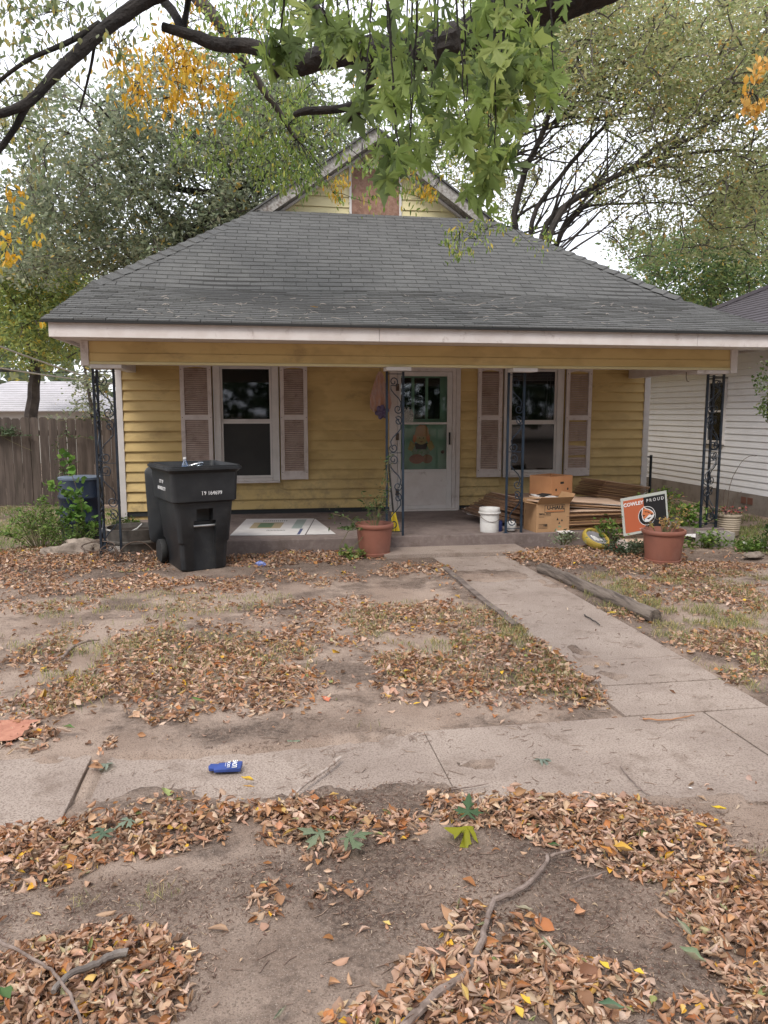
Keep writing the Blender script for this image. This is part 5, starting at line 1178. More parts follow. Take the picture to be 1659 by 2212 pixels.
nodes += limb([(2300, -420, 3.7), (1600, -200, 4.0), (1300, -45, 4.2), (1150, 12, 4.3), (1050, 58, 4.4), (985, 95, 4.5), (870, 118, 4.7), (800, 112, 4.8), (720, 118, 4.9), (650, 140, 5.0), (590, 152, 5.05)], [.2, .15, .12, .115, .11, .105, .10, .085, .07, .06, .045])
nodes += limb([(650, 140, 5.0), (600, 120, 5.1), (540, 100, 5.2), (470, 96, 5.3), (420, 78, 5.35), (352, 58, 5.4)], [.05, .05, .045, .04, .035, .028])
nodes += limb([(395, 66, 5.4), (370, 20, 5.5), (320, -30, 5.6)], [.03, .028, .03]); nodes += limb([(397, 62, 5.4), (405, 10, 5.4), (412, -40, 5.4)], [.02, .018, .018])
nodes += limb([(830, 125, 4.8), (800, 165, 5.0), (790, 220, 5.1), (745, 262, 5.2)], [.045, .04, .035, .02]); nodes += limb([(860, 140, 4.75), (830, 150, 4.8), (835, 180, 4.9)], [.05, .05, .03])
nodes += limb([(790, 215, 5.1), (750, 232, 5.2), (700, 238, 5.3), (660, 240, 5.35), (636, 248, 5.4)], [.03, .028, .026, .024, .016])
nodes += limb([(560, -60, 5.3), (430, -40, 5.3), (330, -8, 5.3), (230, 60, 5.2), (165, 118, 5.1), (120, 160, 5.0), (60, 222, 4.9), (-20, 252, 4.8)], [.07, .06, .046, .040, .036, .032, .027, .022])
nodes += limb([(60, 222, 4.9), (30, 280, 4.9), (-10, 335, 4.9)], [.022, .018, .016]); nodes += limb([(215, 50, 5.2), (150, 90, 5.1), (60, 130, 5.0), (-20, 190, 5.0)], [.018, .016, .012, .01])
nodes += limb([(205, 90, 5.2), (195, 150, 5.2), (172, 240, 5.2)], [.01, .008, .006]); nodes += limb([(640, -20, 5.4), (700, 30, 5.2), (720, 60, 5.1)], [.02, .018, .016])
# small leaves on the left limb, yellow sprays, fine sprays in front of the gable
def spray(E, nc, per, rad, size, cols, wts, near, r=.004, par=OM, aspect=.42, droop=-.9, name='small_leaves', m=None):
    cl = ell_clumps(E, nc); q = MB(); connect(q, near, cl, r); tag(q.obj('twigs', M_BARK, par, True), kind='stuff')
    P = around(cl, per, rad, 1.1); tag(leaf_obj(name, P, size, cols, wts, m or ML_GREEN, par, aspect=aspect, droop=droop, rows=4), kind='stuff')
spray([(110, 110, 170, 120, 4.8, 6, 1), (30, 230, 70, 140, 4.8, 6, 1), (60, 330, 110, 60, 5, 6, .8), (240, 60, 90, 50, 5, 6, .5), (100, 40, 130, 50, 5, 6.5, .8)], 120, 9, .10, (.035, .065), [(.18, .24, .11), (.24, .27, .13), (.32, .31, .14), (.42, .34, .10)], [3, 3, 1, 1], nodes, .003)
YEL = [(.62, .36, .03), (.68, .44, .05), (.55, .28, .02), (.50, .42, .08)]
hk = [AY(560, -20, 9), AY(450, 60, 9), AY(380, 130, 8.8)]
HB = thing('hackberry_tree', 'hackberry tree with golden yellow sprays hanging left of the maple limb', 'tree', (-4.8, 11.6, 0))
q = MB(); q.tube(smooth_path([(-4.8, 11.6, -.2), (-4.7, 11.5, 2.5), (-4.3, 11.0, 5.6), AY(60, -300, 10.3), AY(330, -90, 9.6), AY(450, 20, 9.2), AY(560, 180, 9.2), AY(640, 300, 9.4)], 6, .01), [.2*(1-i/46) for i in range(43)], 10); q.obj('trunk', M_BARKG, HB, True, smooth=True)
hk = smooth_path([AY(330, -90, 9.6), AY(450, 20, 9.2), AY(560, 180, 9.2), AY(640, 300, 9.4)], 6)+smooth_path([AY(450, 20, 9.2), AY(380, 100, 9), AY(300, 180, 8.8)], 5)+smooth_path([AY(560, 0, 9), AY(800, 60, 9), AY(900, 200, 9.2), AY(960, 380, 9.6)], 6)
spray([(350, 150, 95, 65, 8.4, 9.4, 1.6), (430, 190, 90, 50, 8.4, 9.4, 1), (300, 235, 35, 38, 8.4, 9, 1), (420, 240, 50, 30, 8.4, 9.2, .8), (520, 50, 60, 40, 8.6, 9.4, .5), (390, 20, 40, 30, 8.6, 9.4, .6), (260, 130, 50, 35, 8.6, 9.2, .6)], 105, 11, .19, (.055, .10), YEL, [4, 3, 2, 1], hk, .004, HB, .38, -1.1)
SPR = [(.20, .28, .06), (.13, .20, .05), (.27, .34, .08), (.38, .40, .09), (.55, .42, .06)]
spray([(640, 370, 60, 55, 9.0, 10.2, 2.2), (570, 330, 80, 60, 9, 10.5, 1.2), (700, 300, 70, 60, 9, 10.5, 1), (600, 240, 130, 70, 9, 11, 1), (480, 320, 110, 60, 9.5, 11, 1)], 190, 14, .17, (.05, .09), SPR, [4, 3, 2, 1, .1], hk, .004, HB, .34, -1.1)
spray([(805, 430, 38, 26, 9.2, 9.8, 1.0), (728, 425, 20, 22, 9.2, 9.6, .5), (905, 395, 40, 55, 9.2, 10, 2), (1010, 525, 48, 34, 8.4, 9.2, 1.6), (1080, 495, 60, 24, 8.4, 9.4, 1.2), (960, 330, 60, 60, 9, 10, 1.2), (1150, 520, 60, 30, 9, 11, .8)], 56, 15, .14, (.05, .085), SPR, [3, 3, 3, 2, 1], hk+A3([(1100, 300), (1080, 420), (1060, 490)], 9), .004, HB, .34, -1.2)
spray([(930, 420, 30, 22, 9.2, 9.8, 1), (735, 410, 18, 28, 9.2, 9.6, .7), (880, 360, 16, 20, 9.2, 9.6, .3), (680, 45, 30, 26, 7, 8, .3), (520, 270, 20, 14, 8.5, 9, .2), (790, 215, 30, 40, 9, 9.5, .3), (1005, 545, 16, 14, 8.4, 9, .2)], 22, 13, .11, (.05, .085), YEL, [3, 3, 1, 2], hk, .003, HB, .36, -1.2)
spray([(650, 70, 240, 90, 6.2, 8.4, 1.6), (950, 180, 170, 130, 6.2, 8.4, 1.4), (860, 300, 130, 80, 7, 9, 1), (450, 40, 150, 50, 7, 9, .8), (620, 170, 110, 60, 7, 9, .8), (1150, 150, 90, 90, 7, 9, .5), (1030, 380, 60, 70, 7.5, 9, .4)], 250, 13, .19, (.045, .085), [(.20, .29, .07), (.27, .36, .10), (.13, .20, .055), (.40, .44, .12)], [3, 3, 2, 1], nodes+hk, .004, OM, .36, -1.0)
RYL = A3([(1720, 100), (1665, 150), (1620, 200)], 6); spray([(1625, 205, 40, 45, 5.8, 6.4, 1), (1655, 120, 20, 60, 5.8, 6.4, .6)], 10, 9, .09, (.06, .09), [(.60, .30, .05), (.62, .38, .1)], [1, 1], RYL, .003, OM, .5, -1)
spray([(15, 560, 25, 30, 8, 9, .5), (60, 500, 50, 30, 9, 10, .5), (30, 430, 40, 20, 9, 10, .3), (110, 700, 60, 16, 11, 12, .4)], 12, 9, .1, (.07, .11), YEL, [3, 3, 1, 2], A3([(-60, 380), (-20, 450), (10, 520)], 9), .004, HB, .5, -1)

# big silver maple leaves
half = [(.03, .0), (.16, -.10), (.42, -.16), (.30, -.01), (.13, .11), (.30, .13), (.50, .10), (.48, .20), (.74, .36), (.50, .36), (.52, .54), (.34, .42), (.09, .30), (.15, .52), (.33, .72), (.17, .72), (.12, .90), (0, 1.15)]
def maple_me(name, fold, curl, seed):
    rn = random.Random(seed); out = [(x*rn.uniform(.9, 1.1), y*rn.uniform(.95, 1.05)) for x, y in half]+[(-x*rn.uniform(.9, 1.1), y*rn.uniform(.95, 1.05)) for x, y in reversed(half[:-1])]
    c_ = (0, .22); n = len(out); V = [c_]+out+[((c_[0]+p[0])*.5, (c_[1]+p[1])*.5) for p in out]
    F = []
    for i in range(n):
        j = (i+1) % n; F += [(0, 1+n+i, 1+n+j), (1+n+i, 1+i, 1+j), (1+n+i, 1+j, 1+n+j)]
    v3 = [(x, y, -fold*abs(x)**1.2-curl*(y-.1)**2+.03*math.sin(x*9+seed)+.025*math.sin(y*8+seed*2)) for x, y in V]
    return v3, F
leafvar = [maple_me('leaf', random.uniform(.15, 1.3), random.uniform(-.15, .7), s) for s in range(6)]
MCOL = [(.165, .235, .055), (.235, .315, .075), (.085, .125, .04), (.36, .42, .12), (.24, .28, .05)]
lme = []
for vi, (v3, F) in enumerate(leafvar):
    for ci, c_ in enumerate(MCOL[:4]):
        V = np.array(v3)*1.0; lme.append(np_mesh('leaf', V, np.array(F), np.c_[np.tile(c_, (len(V), 1)), np.ones(len(V))], ML_MAPLE))
def env_bot(x): return np.interp(x, [540, 600, 700, 760, 800, 850, 900, 950, 1000, 1050, 1090, 1130, 1170, 1210, 1240], [90, 230, 225, 240, 330, 395, 350, 420, 400, 415, 370, 200, 180, 200, 90])
tw = MB(); slots = []
for i in range(36):
    x0 = random.uniform(840, 1110) if i < 21 else (random.uniform(600, 840) if i < 28 else random.uniform(1080, 1215)); Yv = random.uniform(2.5, 3.7); yb = env_bot(x0)*random.uniform(.35, 1.0)*(1 if x0 > 830 else .72); dx = random.uniform(-30, 60)
    if 700 < x0 < 790: yb *= .7
    pts = smooth_path(A3([(x0-dx*.6, -90), (x0-dx*.2, yb*.3), (x0, yb*.7), (x0+dx*.25, yb)], Yv), 5, .004)
    tw.tube(pts, [.0042*(1-.6*j/len(pts)) for j in range(len(pts))], 5)
    for j, p in enumerate(pts):
        if j % 2 == 1 or j >= len(pts)-2:
            for s in (-1, 1):
                if random.random() < .55: slots.append((p, s))
    for s in (0, random.choice((-1, 1))): slots.append((pts[-1], s))
# separate clusters
for (x, y, Yv) in [(1130, 160, 2.7), (1170, 130, 2.7), (1045, 370, 2.6), (1085, 330, 2.6), (1010, 300, 2.8), (1180, 190, 2.7), (1040, 420, 2.6), (980, 240, 2.6)]:
    p = AY(x, y, Yv); slots += [(p, s) for s in (-1, 0, 1, .5)]
tag(tw.obj('hanging_twigs', M_BARK, OM, True, smooth=True), kind='stuff')
mrest_v, mrest_f, mrest_c = [], [], []; nv = 0; count = 0
random.shuffle(slots)
for p, s in slots:
    size = random.uniform(.05, .105)
    off = Vector((s*random.uniform(.02, .06), random.uniform(-.05, .05), random.uniform(-.05, .02)))
    M = Matrix.Translation(p+off) @ Euler((R_(random.gauss(-90, 24)), R_(random.gauss(0, 22)), R_(random.gauss(0, 45)+s*25)), 'XYZ').to_matrix().to_4x4() @ Matrix.Rotation(R_(s*24+random.gauss(0, 15)), 4, 'Z') @ Matrix.Rotation(R_(random.gauss(0, 38)), 4, 'Y') @ Matrix.Scale(size, 4)
    M = Matrix.Translation(p+off) @ Euler((R_(random.gauss(-78, 26)), 0, R_(random.uniform(-125, 125)))).to_matrix().to_4x4() @ Matrix.Rotation(R_(s*28+random.gauss(0, 14)), 4, 'Z') @ Matrix.Rotation(R_(random.gauss(0, 30)), 4, 'Y') @ Matrix.Scale(size, 4)
    ci = random.choices(range(4), [4, 4, 3, 2])[0]; vi = random.randrange(6)
    if count < 290:
        o = link('leaf', lme[vi*4+ci], OM, True); o.matrix_basis = M
    else:
        v3, F = leafvar[vi]; V = np.array([tuple(M @ Vector(v)) for v in v3]); mrest_v.append(V); mrest_f.append(np.array(F)+nv); nv += len(V); mrest_c.append(np.tile((*MCOL[ci], 1), (len(V), 1)))
    count += 1
if mrest_v: tag(link('leaf_mass', np_mesh('leaf_mass', np.concatenate(mrest_v), np.concatenate(mrest_f), np.concatenate(mrest_c), ML_MAPLE), OM, True), kind='stuff')

# ---------------------------------------------------------------- shrubs, weeds, vines
def shrub(name, label, cat, c, rad, stems, per, size, cols, wts, aspect=.5, droop=.1, stemr=.004, group=None, curl=.5, kind=None, up=1.0, m=None, extra=(), rows=4, clump=.09):
    root = thing(name, label, cat, c, 0, group); q = MB(); tips = []
    for i in range(stems):
        a = random.uniform(0, 2*math.pi); r = math.sqrt(random.uniform(0, 1)); e = Vector((rad[0]*r*math.cos(a), rad[1]*r*math.sin(a), rad[2]*random.uniform(.45, 1)*(1-.4*r*r)*up))
        b_ = Vector((e.x*.25, e.y*.25, 0)); mid = b_.lerp(e, .55)+Vector((0, 0, e.z*.15)); q.tube([b_, mid, e], [stemr*1.3, stemr, stemr*.5], 4); tips += [mid, mid.lerp(e, .5), e, e]
    for P in extra:
        sp = smooth_path([Vector(p)-Vector(c) for p in P], 5, .006); q.tube(sp, stemr, 4); tips += sp[3:]
    q.obj('stems', mat('weed stem', (.12, .13, .05), (.16, .12, .07), 20, .7), root)
    P = around(np.array([tuple(t_) for t_ in tips]), per, clump, .8); P[:, 2] = np.maximum(P[:, 2], .01)
    o = leaf_obj('foliage', P, size, cols, wts, m or ML_GREEN, root, world=False, aspect=aspect, droop=droop, rows=rows, curl=curl); tag(o, kind='stuff'); return root
WG = [(.10, .17, .035), (.15, .24, .05), (.07, .11, .03), (.22, .30, .07)]
shrub('weedy_bush', 'bright green weedy bush at the left edge in front of the board fence', 'bush', (-2.55, 9.5, 0), (.42, .3, .62), 42, 9, (.03, .06), WG, [3, 4, 2, 2], .35)
shrub('weedy_bush', 'low feathery green bush against the left side of the blue barrel', 'bush', (-2.15, 9.3, 0), (.32, .2, .42), 26, 9, (.03, .055), WG, [3, 3, 3, 1], .3)
shrub('round_leaf_vine', 'broad round leaved green sapling in front of the blue barrel', 'sapling', (-2.10, 9.55, 0), (.25, .15, .7), 10, 3, (.06, .11), [(.13, .26, .05), (.19, .33, .07), (.08, .16, .04)], [3, 3, 1], .85, .3, extra=[[(-2.1, 9.5, 0), (-2.05, 9.4, .5), (-2.15, 9.4, .9), (-2.2, 9.4, 1.12)], [(-2.08, 9.5, .5), (-2.3, 9.4, .72), (-2.45, 9.4, .78)]], rows=5, curl=.3)
shrub('small_fern', 'little green weed sprouting at the foot of the left corner board', 'weed', (-1.75, 10.6, .0), (.22, .15, .22), 10, 7, (.04, .07), WG, [3, 4, 2, 1], .4)
vn = shrub('fence_vine', 'leafy vine climbing the middle of the board fence', 'vine', (-3.3, 13.93, 0), (.12, .03, .9), 6, 4, (.04, .07), [(.08, .12, .05), (.12, .17, .08), (.06, .09, .04)], [3, 2, 2], .55,
    extra=[[(-3.35, 13.93, 0), (-3.3, 13.92, .5), (-3.4, 13.9, 1.0), (-3.25, 13.92, 1.3)], [(-3.3, 13.9, .7), (-3.15, 13.9, .75), (-3.2, 13.9, .95)], [(-3.4, 13.9, 1.15), (-3.1, 13.9, 1.2), (-2.75, 13.9, 1.13)], [(-3.35, 13.9, 1.45), (-2.9, 13.9, 1.5), (-2.5, 13.9, 1.45)]])
shrub('fence_vine', 'trailing vine hanging over the fence boards at the far left edge', 'vine', (-4.25, 13.9, 1.2), (.25, .04, .2), 8, 5, (.05, .08), [(.09, .13, .07), (.13, .18, .1)], [1, 1], .5, extra=[[(-4.5, 13.9, 1.35), (-4.1, 13.9, 1.1), (-3.8, 13.9, .95)]])
shrub('pot_plant', 'straggly dark stemmed plant growing out of the pot at the second iron post', 'potted plant', (1.27, 8.42, .33), (.16, .1, .5), 9, 5, (.03, .055), [(.07, .12, .04), (.11, .17, .06), (.16, .15, .06)], [3, 3, 1], .4,
    extra=[[(1.27, 8.42, .3), (1.38, 8.42, .65), (1.42, 8.42, 1.0), (1.44, 8.4, 1.12)], [(1.2, 8.4, .33), (1.0, 8.35, .32), (.86, 8.3, .12)], [(1.15, 8.35, .33), (.95, 8.3, .45), (.78, 8.3, .50)], [(1.2, 8.35, .3), (1.05, 8.25, .18), (.95, 8.2, .08)], [(1.25, 8.4, .33), (1.1, 8.4, .42), (.95, 8.38, .30)]])
shrub('variegated_weed', 'pale green broad leaved weed creeping out in front of the second post pot', 'weed', (1.02, 8.22, 0), (.16, .08, .14), 8, 3, (.045, .08), [(.28, .32, .10), (.16, .24, .07), (.45, .42, .16)], [2, 2, 1], .6, clump=.06)
shrub('withered_plant', 'withered brown and yellow plant standing in the pot before the yard sign', 'potted plant', (4.28, 7.56, .32), (.16, .12, .2), 10, 3, (.025, .045), [(.42, .24, .10), (.45, .36, .12), (.2, .12, .07)], [3, 2, 1], .5,
    extra=[[(4.35, 7.56, .3), (4.42, 7.56, .5), (4.5, 7.56, .62)], [(4.3, 7.56, .3), (4.34, 7.56, .55), (4.36, 7.56, .72)], [(4.36, 7.56, .3), (4.5, 7.56, .5), (4.56, 7.56, .55)], [(4.2, 7.56, .3), (4.12, 7.56, .42), (4.1, 7.5, .40)]], clump=.04)
shrub('leafy_weed', 'bright green shrub with pink tips right behind the yard sign', 'bush', (5.32, 9.55, .05), (.34, .25, .60), 34, 9, (.035, .065), [(.20, .32, .06), (.28, .38, .09), (.13, .2, .05), (.5, .28, .18)], [3, 3, 2, .35], .45)
shrub('leafy_weed', 'narrow green weed growing up the inside of the right iron post', 'weed', (5.36, 8.85, .03), (.16, .1, .50), 12, 7, (.05, .09), [(.15, .27, .05), (.22, .34, .08), (.1, .16, .04)], [3, 3, 1], .4)
shrub('creeping_weed', 'dark silvery creeping weed between the yellow disc and the front pot', 'weed', (4.10, 7.95, 0), (.30, .16, .20), 26, 10, (.025, .045), [(.05, .08, .04), (.09, .12, .07), (.16, .19, .13)], [3, 3, 1], .4)
shrub('creeping_weed', 'green sprouts poking up between the yellow disc and the yard sign', 'weed', (4.10, 8.50, .05), (.22, .1, .30), 10, 6, (.04, .07), WG, [2, 3, 1, 2], .5)
shrub('creeping_weed', 'pale leaved sprig in front of the printed moving box', 'weed', (3.46, 8.32, .08), (.2, .08, .16), 9, 5, (.03, .055), [(.30, .34, .22), (.16, .2, .12)], [2, 2], .4)
shrub('edge_bush', 'dark green bush at the right edge of the picture beside the bank', 'bush', (6.05, 7.8, .0), (.35, .3, .55), 40, 10, (.03, .06), [(.05, .09, .03), (.08, .13, .045), (.13, .2, .06)], [3, 3, 1], .6)
shrub('ground_weed', 'low green weeds on the soil right of the cinder block', 'weed', (5.65, 8.0, .0), (.38, .16, .12), 22, 7, (.03, .055), WG, [3, 3, 1, 1], .5)
shrub('ground_weed', 'green leaves spilling around the cinder block', 'weed', (5.15, 8.22, .0), (.28, .12, .20), 14, 6, (.03, .06), WG, [3, 3, 1, 2], .5)
rb = thing('climbing_bush', 'rounded green leafy branch reaching in at the right edge before the white house', 'bush', (6.95, 9.2, 0)); bp_ = AY(1668, 855, 8.6)
E_ = [(1665, 850, 30, 55, 8.3, 9.0, 1), (1680, 800, 30, 30, 8.3, 9, .7)]
cl = ell_clumps(E_, 26); q = MB(); connect(q, smooth_path([(6.95, 9.2, 0), (6.75, 9.0, .8), (6.3, 8.8, 1.6), tuple(AY(1690, 820, 8.7))], 6), cl, .005); q.tube(smooth_path([(6.95, 9.2, 0), (6.75, 9.0, .8), (6.3, 8.8, 1.6), tuple(AY(1690, 820, 8.7))], 6), .012, 6); q.obj('stems', M_BARKG, rb, True)
tag(leaf_obj('foliage', around(cl, 22, .12), (.03, .055), [(.14, .22, .06), (.22, .30, .10), (.08, .13, .04), (.45, .42, .28)], [3, 3, 2, .5], ML_GREEN, rb, aspect=.7, rows=4), kind='stuff')
q = MB()
for P_ in ([(5.95, 9.0, .25), (5.98, 8.98, .7), (6.12, 8.95, 1.0), (6.3, 8.95, 1.05)], [(5.95, 9, .25), (5.9, 9, .5), (5.92, 9, .62)], [(6.02, 9, .25), (6.06, 9, .5), (6.15, 9, .58)]):
    q.tube(smooth_path(P_, 5, .004), .0035, 4)
o = q.obj('dry_stems', M_RUST); tag(o, 'tall dry arching stems rising from the ribbed beige pot', 'dry stems')
fl = np.array([(5.98+random.gauss(0, .09), 8.97+random.gauss(0, .06), .33+random.uniform(-.02, .07)) for _ in range(160)])
tag(leaf_obj('flowers', fl, (.02, .04), [(.5, .14, .12), (.55, .25, .22), (.10, .05, .07), (.16, .22, .06)], [2, 2, 2, 2], ML_GREEN, aspect=.8), 'pink and purple flowers blooming in the ribbed beige pot', 'flowers', kind='stuff')

# ---------------------------------------------------------------- leaf litter, grass, twigs
LB = [(330, 1790, 400, 66, 1), (100, 1845, 150, 70, 1), (620, 1785, 170, 45, .95), (205, 1680, 20, 80, .8), (180, 2110, 230, 95, 1.0), (60, 2150, 120, 100, .9), (300, 2150, 110, 90, .9), (240, 2020, 70, 25, .5),
      (850, 1792, 70, 30, .8), (1080, 1745, 160, 48, 1), (1250, 1775, 180, 60, 1), (1430, 1830, 190, 80, 1), (1580, 1940, 150, 110, 1), (1620, 2060, 150, 130, .9), (1600, 2190, 200, 80, .6), (1480, 1990, 60, 50, .6),
      (1000, 1985, 75, 60, .8), (1060, 2110, 210, 80, 1), (1250, 2140, 170, 70, .95), (950, 2190, 250, 60, .95), (1130, 2000, 60, 35, .5), (575, 1950, 38, 50, .5), (740, 1935, 70, 22, .35), (700, 1850, 60, 20, .5),
      (400, 1500, 270, 70, 1), (330, 1430, 210, 50, .8), (620, 1490, 160, 45, .7), (150, 1530, 160, 60, .7), (60, 1430, 90, 40, .6), (60, 1600, 60, 30, .5), (110, 1590, 40, 25, .6),
      (1080, 1440, 270, 60, .95), (900, 1470, 190, 50, .7), (1160, 1500, 185, 38, 1), (950, 1350, 190, 45, .7), (1240, 1490, 100, 32, .95), (560, 1400, 160, 35, .55), (330, 1370, 220, 35, .5), (750, 1330, 300, 35, .5), (700, 1390, 200, 30, .5),
      (150, 1215, 260, 38, 1), (250, 1268, 260, 24, .8), (650, 1203, 210, 22, 1), (1160, 1210, 150, 22, 1), (1290, 1205, 190, 24, .9), (880, 1235, 120, 16, .6), (550, 1255, 320, 22, .55), (60, 1310, 160, 25, .5), (500, 1310, 320, 22, .3),
      (1560, 1290, 200, 50, .75), (1600, 1400, 130, 60, .9), (1490, 1400, 70, 32, .8), (1350, 1328, 60, 20, .8), (1500, 1235, 220, 22, .85), (1260, 1275, 60, 18, .5), (1600, 1460, 90, 25, .8)]
LBW = [blob_params(*b_) for b_ in LB]
def sample_blobs(B, dens_near, dens_far, patch=.52):
    out = []
    for cx, cy, rx, ry, a in B:
        area = math.pi*rx*ry; dens = dens_near if cy < 3.6 else dens_far; n = int(area*dens*a)
        t_ = np.random.uniform(0, 2*np.pi, n); r = np.random.uniform(0, 1, n)**.55*1.08
        x = cx+rx*r*np.cos(t_); y = cy+ry*r*np.sin(t_); keep = vnoise(x, y, 3.5, 21)+.35*(1-r)+.25*a > patch+.12+(.07 if cy > 3.6 else 0)
        out.append(np.c_[x, y, np.full(n, 0), np.clip(1-r*r, 0, 1)*a][keep])
    return np.concatenate(out)
pts = sample_blobs(LBW, 5400, 2100)
x, y = pts[:, 0], pts[:, 1]
wm = inbox(x, y, WALK_X0+.05, WALK_X1-.02, 3.6, 8.3, .04); sw_ = smooth(near_edge(x), near_edge(x)+.1, y)*(1-smooth(3.58, 3.66, y))*(1-np.clip(blobs([DIRT[-3], DIRT[4], DIRT[5], DIRT[6]], x, y), 0, 1)*.0)
keep = (np.random.uniform(0, 1, len(x)) > wm*.985) & (np.random.uniform(0, 1, len(x)) > sw_*np.where(dirtcov(x, y) > .75, .75, .985)) & ~((x > -1.14) & (x < 5.75) & (y > 8.62) & (y < 11.2))
keep &= ~((np.abs(x-1.27) < .2) & (np.abs(y-8.42) < .17)) & ~((np.abs(x-4.28) < .18) & (np.abs(y-7.56) < .18)) & ~((np.abs(x+.66) < .27) & (np.abs(y-8.17) < .3))
pts = pts[keep]
NS = 9000; sx = np.random.uniform(-4, 6.5, NS); sy = np.random.uniform(1.5, 9.0, NS)
mw = walk_mask(sx, sy); kk = (np.random.uniform(0, 1, NS) > mw*.985) & (vnoise(sx, sy, 1.6, 77)+np.where(sy > 3.7, .10, -.06)+np.where(sx > 2.9, .10, 0)+np.random.uniform(-.12, .12, NS) > .56) & ~((sx > -1.9) & (sx < 5.75) & (sy > 8.6)); pts = np.concatenate([pts, np.c_[sx, sy, 0*sx, 0*sx][kk]])
LCOL = [(.46, .30, .20), (.41, .225, .12), (.35, .15, .055), (.13, .07, .04), (.56, .41, .30), (.60, .36, .04), (.24, .26, .10), (.24, .12, .065)]
LW = [4, 4, 3, 2, 2.6, .45, .3, 2.4]
def litter(name, P, rows, cols, label, size=(.030, .058)):
    n = len(P); base = gh(P[:, 0], P[:, 1]); base = np.maximum(base, np.where(walk_mask(P[:, 0], P[:, 1]) > .5, .0, -1))
    z_ = base+.008+P[:, 3]*np.random.uniform(0, .045, n); L_ = np.random.uniform(*size, n)*np.random.uniform(.75, 1.1, n)
    pos = np.c_[P[:, 0], P[:, 1], z_]
    rm = rotmats(np.random.uniform(0, 2*np.pi, n), np.random.normal(0, .38, n), np.random.normal(0, .55, n)+np.where(np.random.uniform(0, 1, n) < .4, np.pi, 0))
    P = P.copy(); curl = np.random.uniform(.8, 3.3, n); L_ = L_*np.random.choice([.45, .75, 1.0, 1.2], n, p=[.22, .28, .35, .15]); bend = np.random.uniform(-1.3, 1.6, n)
    me = leaf_mesh(name, pos, L_, L_*np.random.uniform(.5, 1.0, n), curl, bend, rm, pal(n, LCOL, LW, .14), ML_LITTER, rows=rows, cols=cols, wob=.013, jag=.16)
    return tag(link(name, me), label, 'leaf litter', kind='stuff')
sc1 = np.c_[np.random.uniform(-1.5, 2.6, 260), np.random.uniform(1.6, 2.9, 260), np.zeros((260, 2))]; pts = np.concatenate([pts, sc1])
near = pts[pts[:, 1] < 3.4]; far = pts[pts[:, 1] >= 3.4]
litter('fallen_leaves', near, 6, 5, 'thick curled brown fallen leaves heaped in the foreground before the sidewalk', (.029, .058))
litter('yard_leaves', far, 5, 4, 'curled brown fallen leaves scattered in patches over the front yard')
# crumbs and bark bits
cp_ = []
for (xx0, xx1, yy0, yy1, n) in ((-1.6, 2.6, 1.5, 3.0, 42000), (-3, 4, 3.0, 9, 24000), (-.6, 1.6, 2.6, 3.6, 8000)):
    cp_.append(np.c_[np.random.uniform(xx0, xx1, n), np.random.uniform(yy0, yy1, n)])
cp_ = np.concatenate(cp_); d_ = vnoise(cp_[:, 0], cp_[:, 1], 2.2, 31)+.5*blobs([blob_params(820, 1735, 190, 60, 1), blob_params(480, 1930, 450, 60, .7), blob_params(600, 1590, 350, 25, .6)], cp_[:, 0], cp_[:, 1])-.62*walk_mask(cp_[:, 0], cp_[:, 1])*(1-np.clip(blobs(DIRT, cp_[:, 0], cp_[:, 1]), 0, 1))
cp_ = cp_[d_ > .50]; n = len(cp_); L_ = np.random.uniform(.004, .016, n)
me = leaf_mesh('crumbs', np.c_[cp_, np.maximum(gh(cp_[:, 0], cp_[:, 1]), np.where(walk_mask(cp_[:, 0], cp_[:, 1]) > .5, 0, -1))+.003], L_, L_*.5, np.full(n, .5), np.full(n, .3), rotmats(np.random.uniform(0, 6.3, n), np.random.normal(0, .25, n), np.random.normal(0, .4, n)), pal(n, [(.09, .05, .035), (.17, .10, .07), (.30, .20, .14), (.42, .32, .24)], [6, 3, 1.6, .8]), ML_LITTER, rows=2, cols=2, smooth=False)
tag(link('leaf_crumbs', me), 'dark bark and leaf crumbs sprinkled over the soil', 'debris', kind='stuff')
# twigs
def sticks(P, lens, r, name, label, cols):
    n = len(P); a = np.random.uniform(0, np.pi, n)+0; k = 3; V = []; F = []; dirv = np.c_[np.cos(a), np.sin(a)*.8, np.random.normal(0, .05, n)]; side = np.c_[-np.sin(a), np.cos(a), np.zeros(n)]
    L_ = lens[0]+(lens[1]-lens[0])*np.random.uniform(0, 1, n)**2.2; bnd = np.random.normal(0, .12, n)
    for s in (-.5, 0, .5):
        c_ = P+dirv*(L_*s)[:, None]+side*((bnd*L_)*(0 if s else 1))[:, None]
        rr = (r*np.random.uniform(.6, 1.5, n))[:, None]
        V += [c_+side*rr, c_-side*rr, c_+np.array([0, 0, 1])*rr*1.7]
    V = np.stack(V, 1); q = []
    for i in (0, 1):
        for j in range(3): q.append([i*3+j, i*3+(j+1) % 3, i*3+3+(j+1) % 3, i*3+3+j])
    F = (np.array(q)[None]+(np.arange(n)*9)[:, None, None]).reshape(-1, 4); cv = np.repeat(np.c_[pal(n, cols, [1]*len(cols)), np.ones(n)], 9, 0)
    return tag(link(name, np_mesh(name, V.reshape(-1, 3), F, cv, ML_LITTER)), label, 'twigs', kind='stuff')
def gpts(n, x0, x1, y0, y1): P = np.c_[np.random.uniform(x0, x1, n), np.random.uniform(y0, y1, n)]; return np.c_[P, np.maximum(gh(P[:, 0], P[:, 1]), np.where(walk_mask(P[:, 0], P[:, 1]) > .5, 0, -1))+.003]
cc = gpts(22, -.6, 2.7, 2.9, 7.5); CLx = np.repeat(cc, 12, 0)+np.random.normal(0, 1, (22*12, 3))*np.array([.07, .04, 0]); CL = CLx
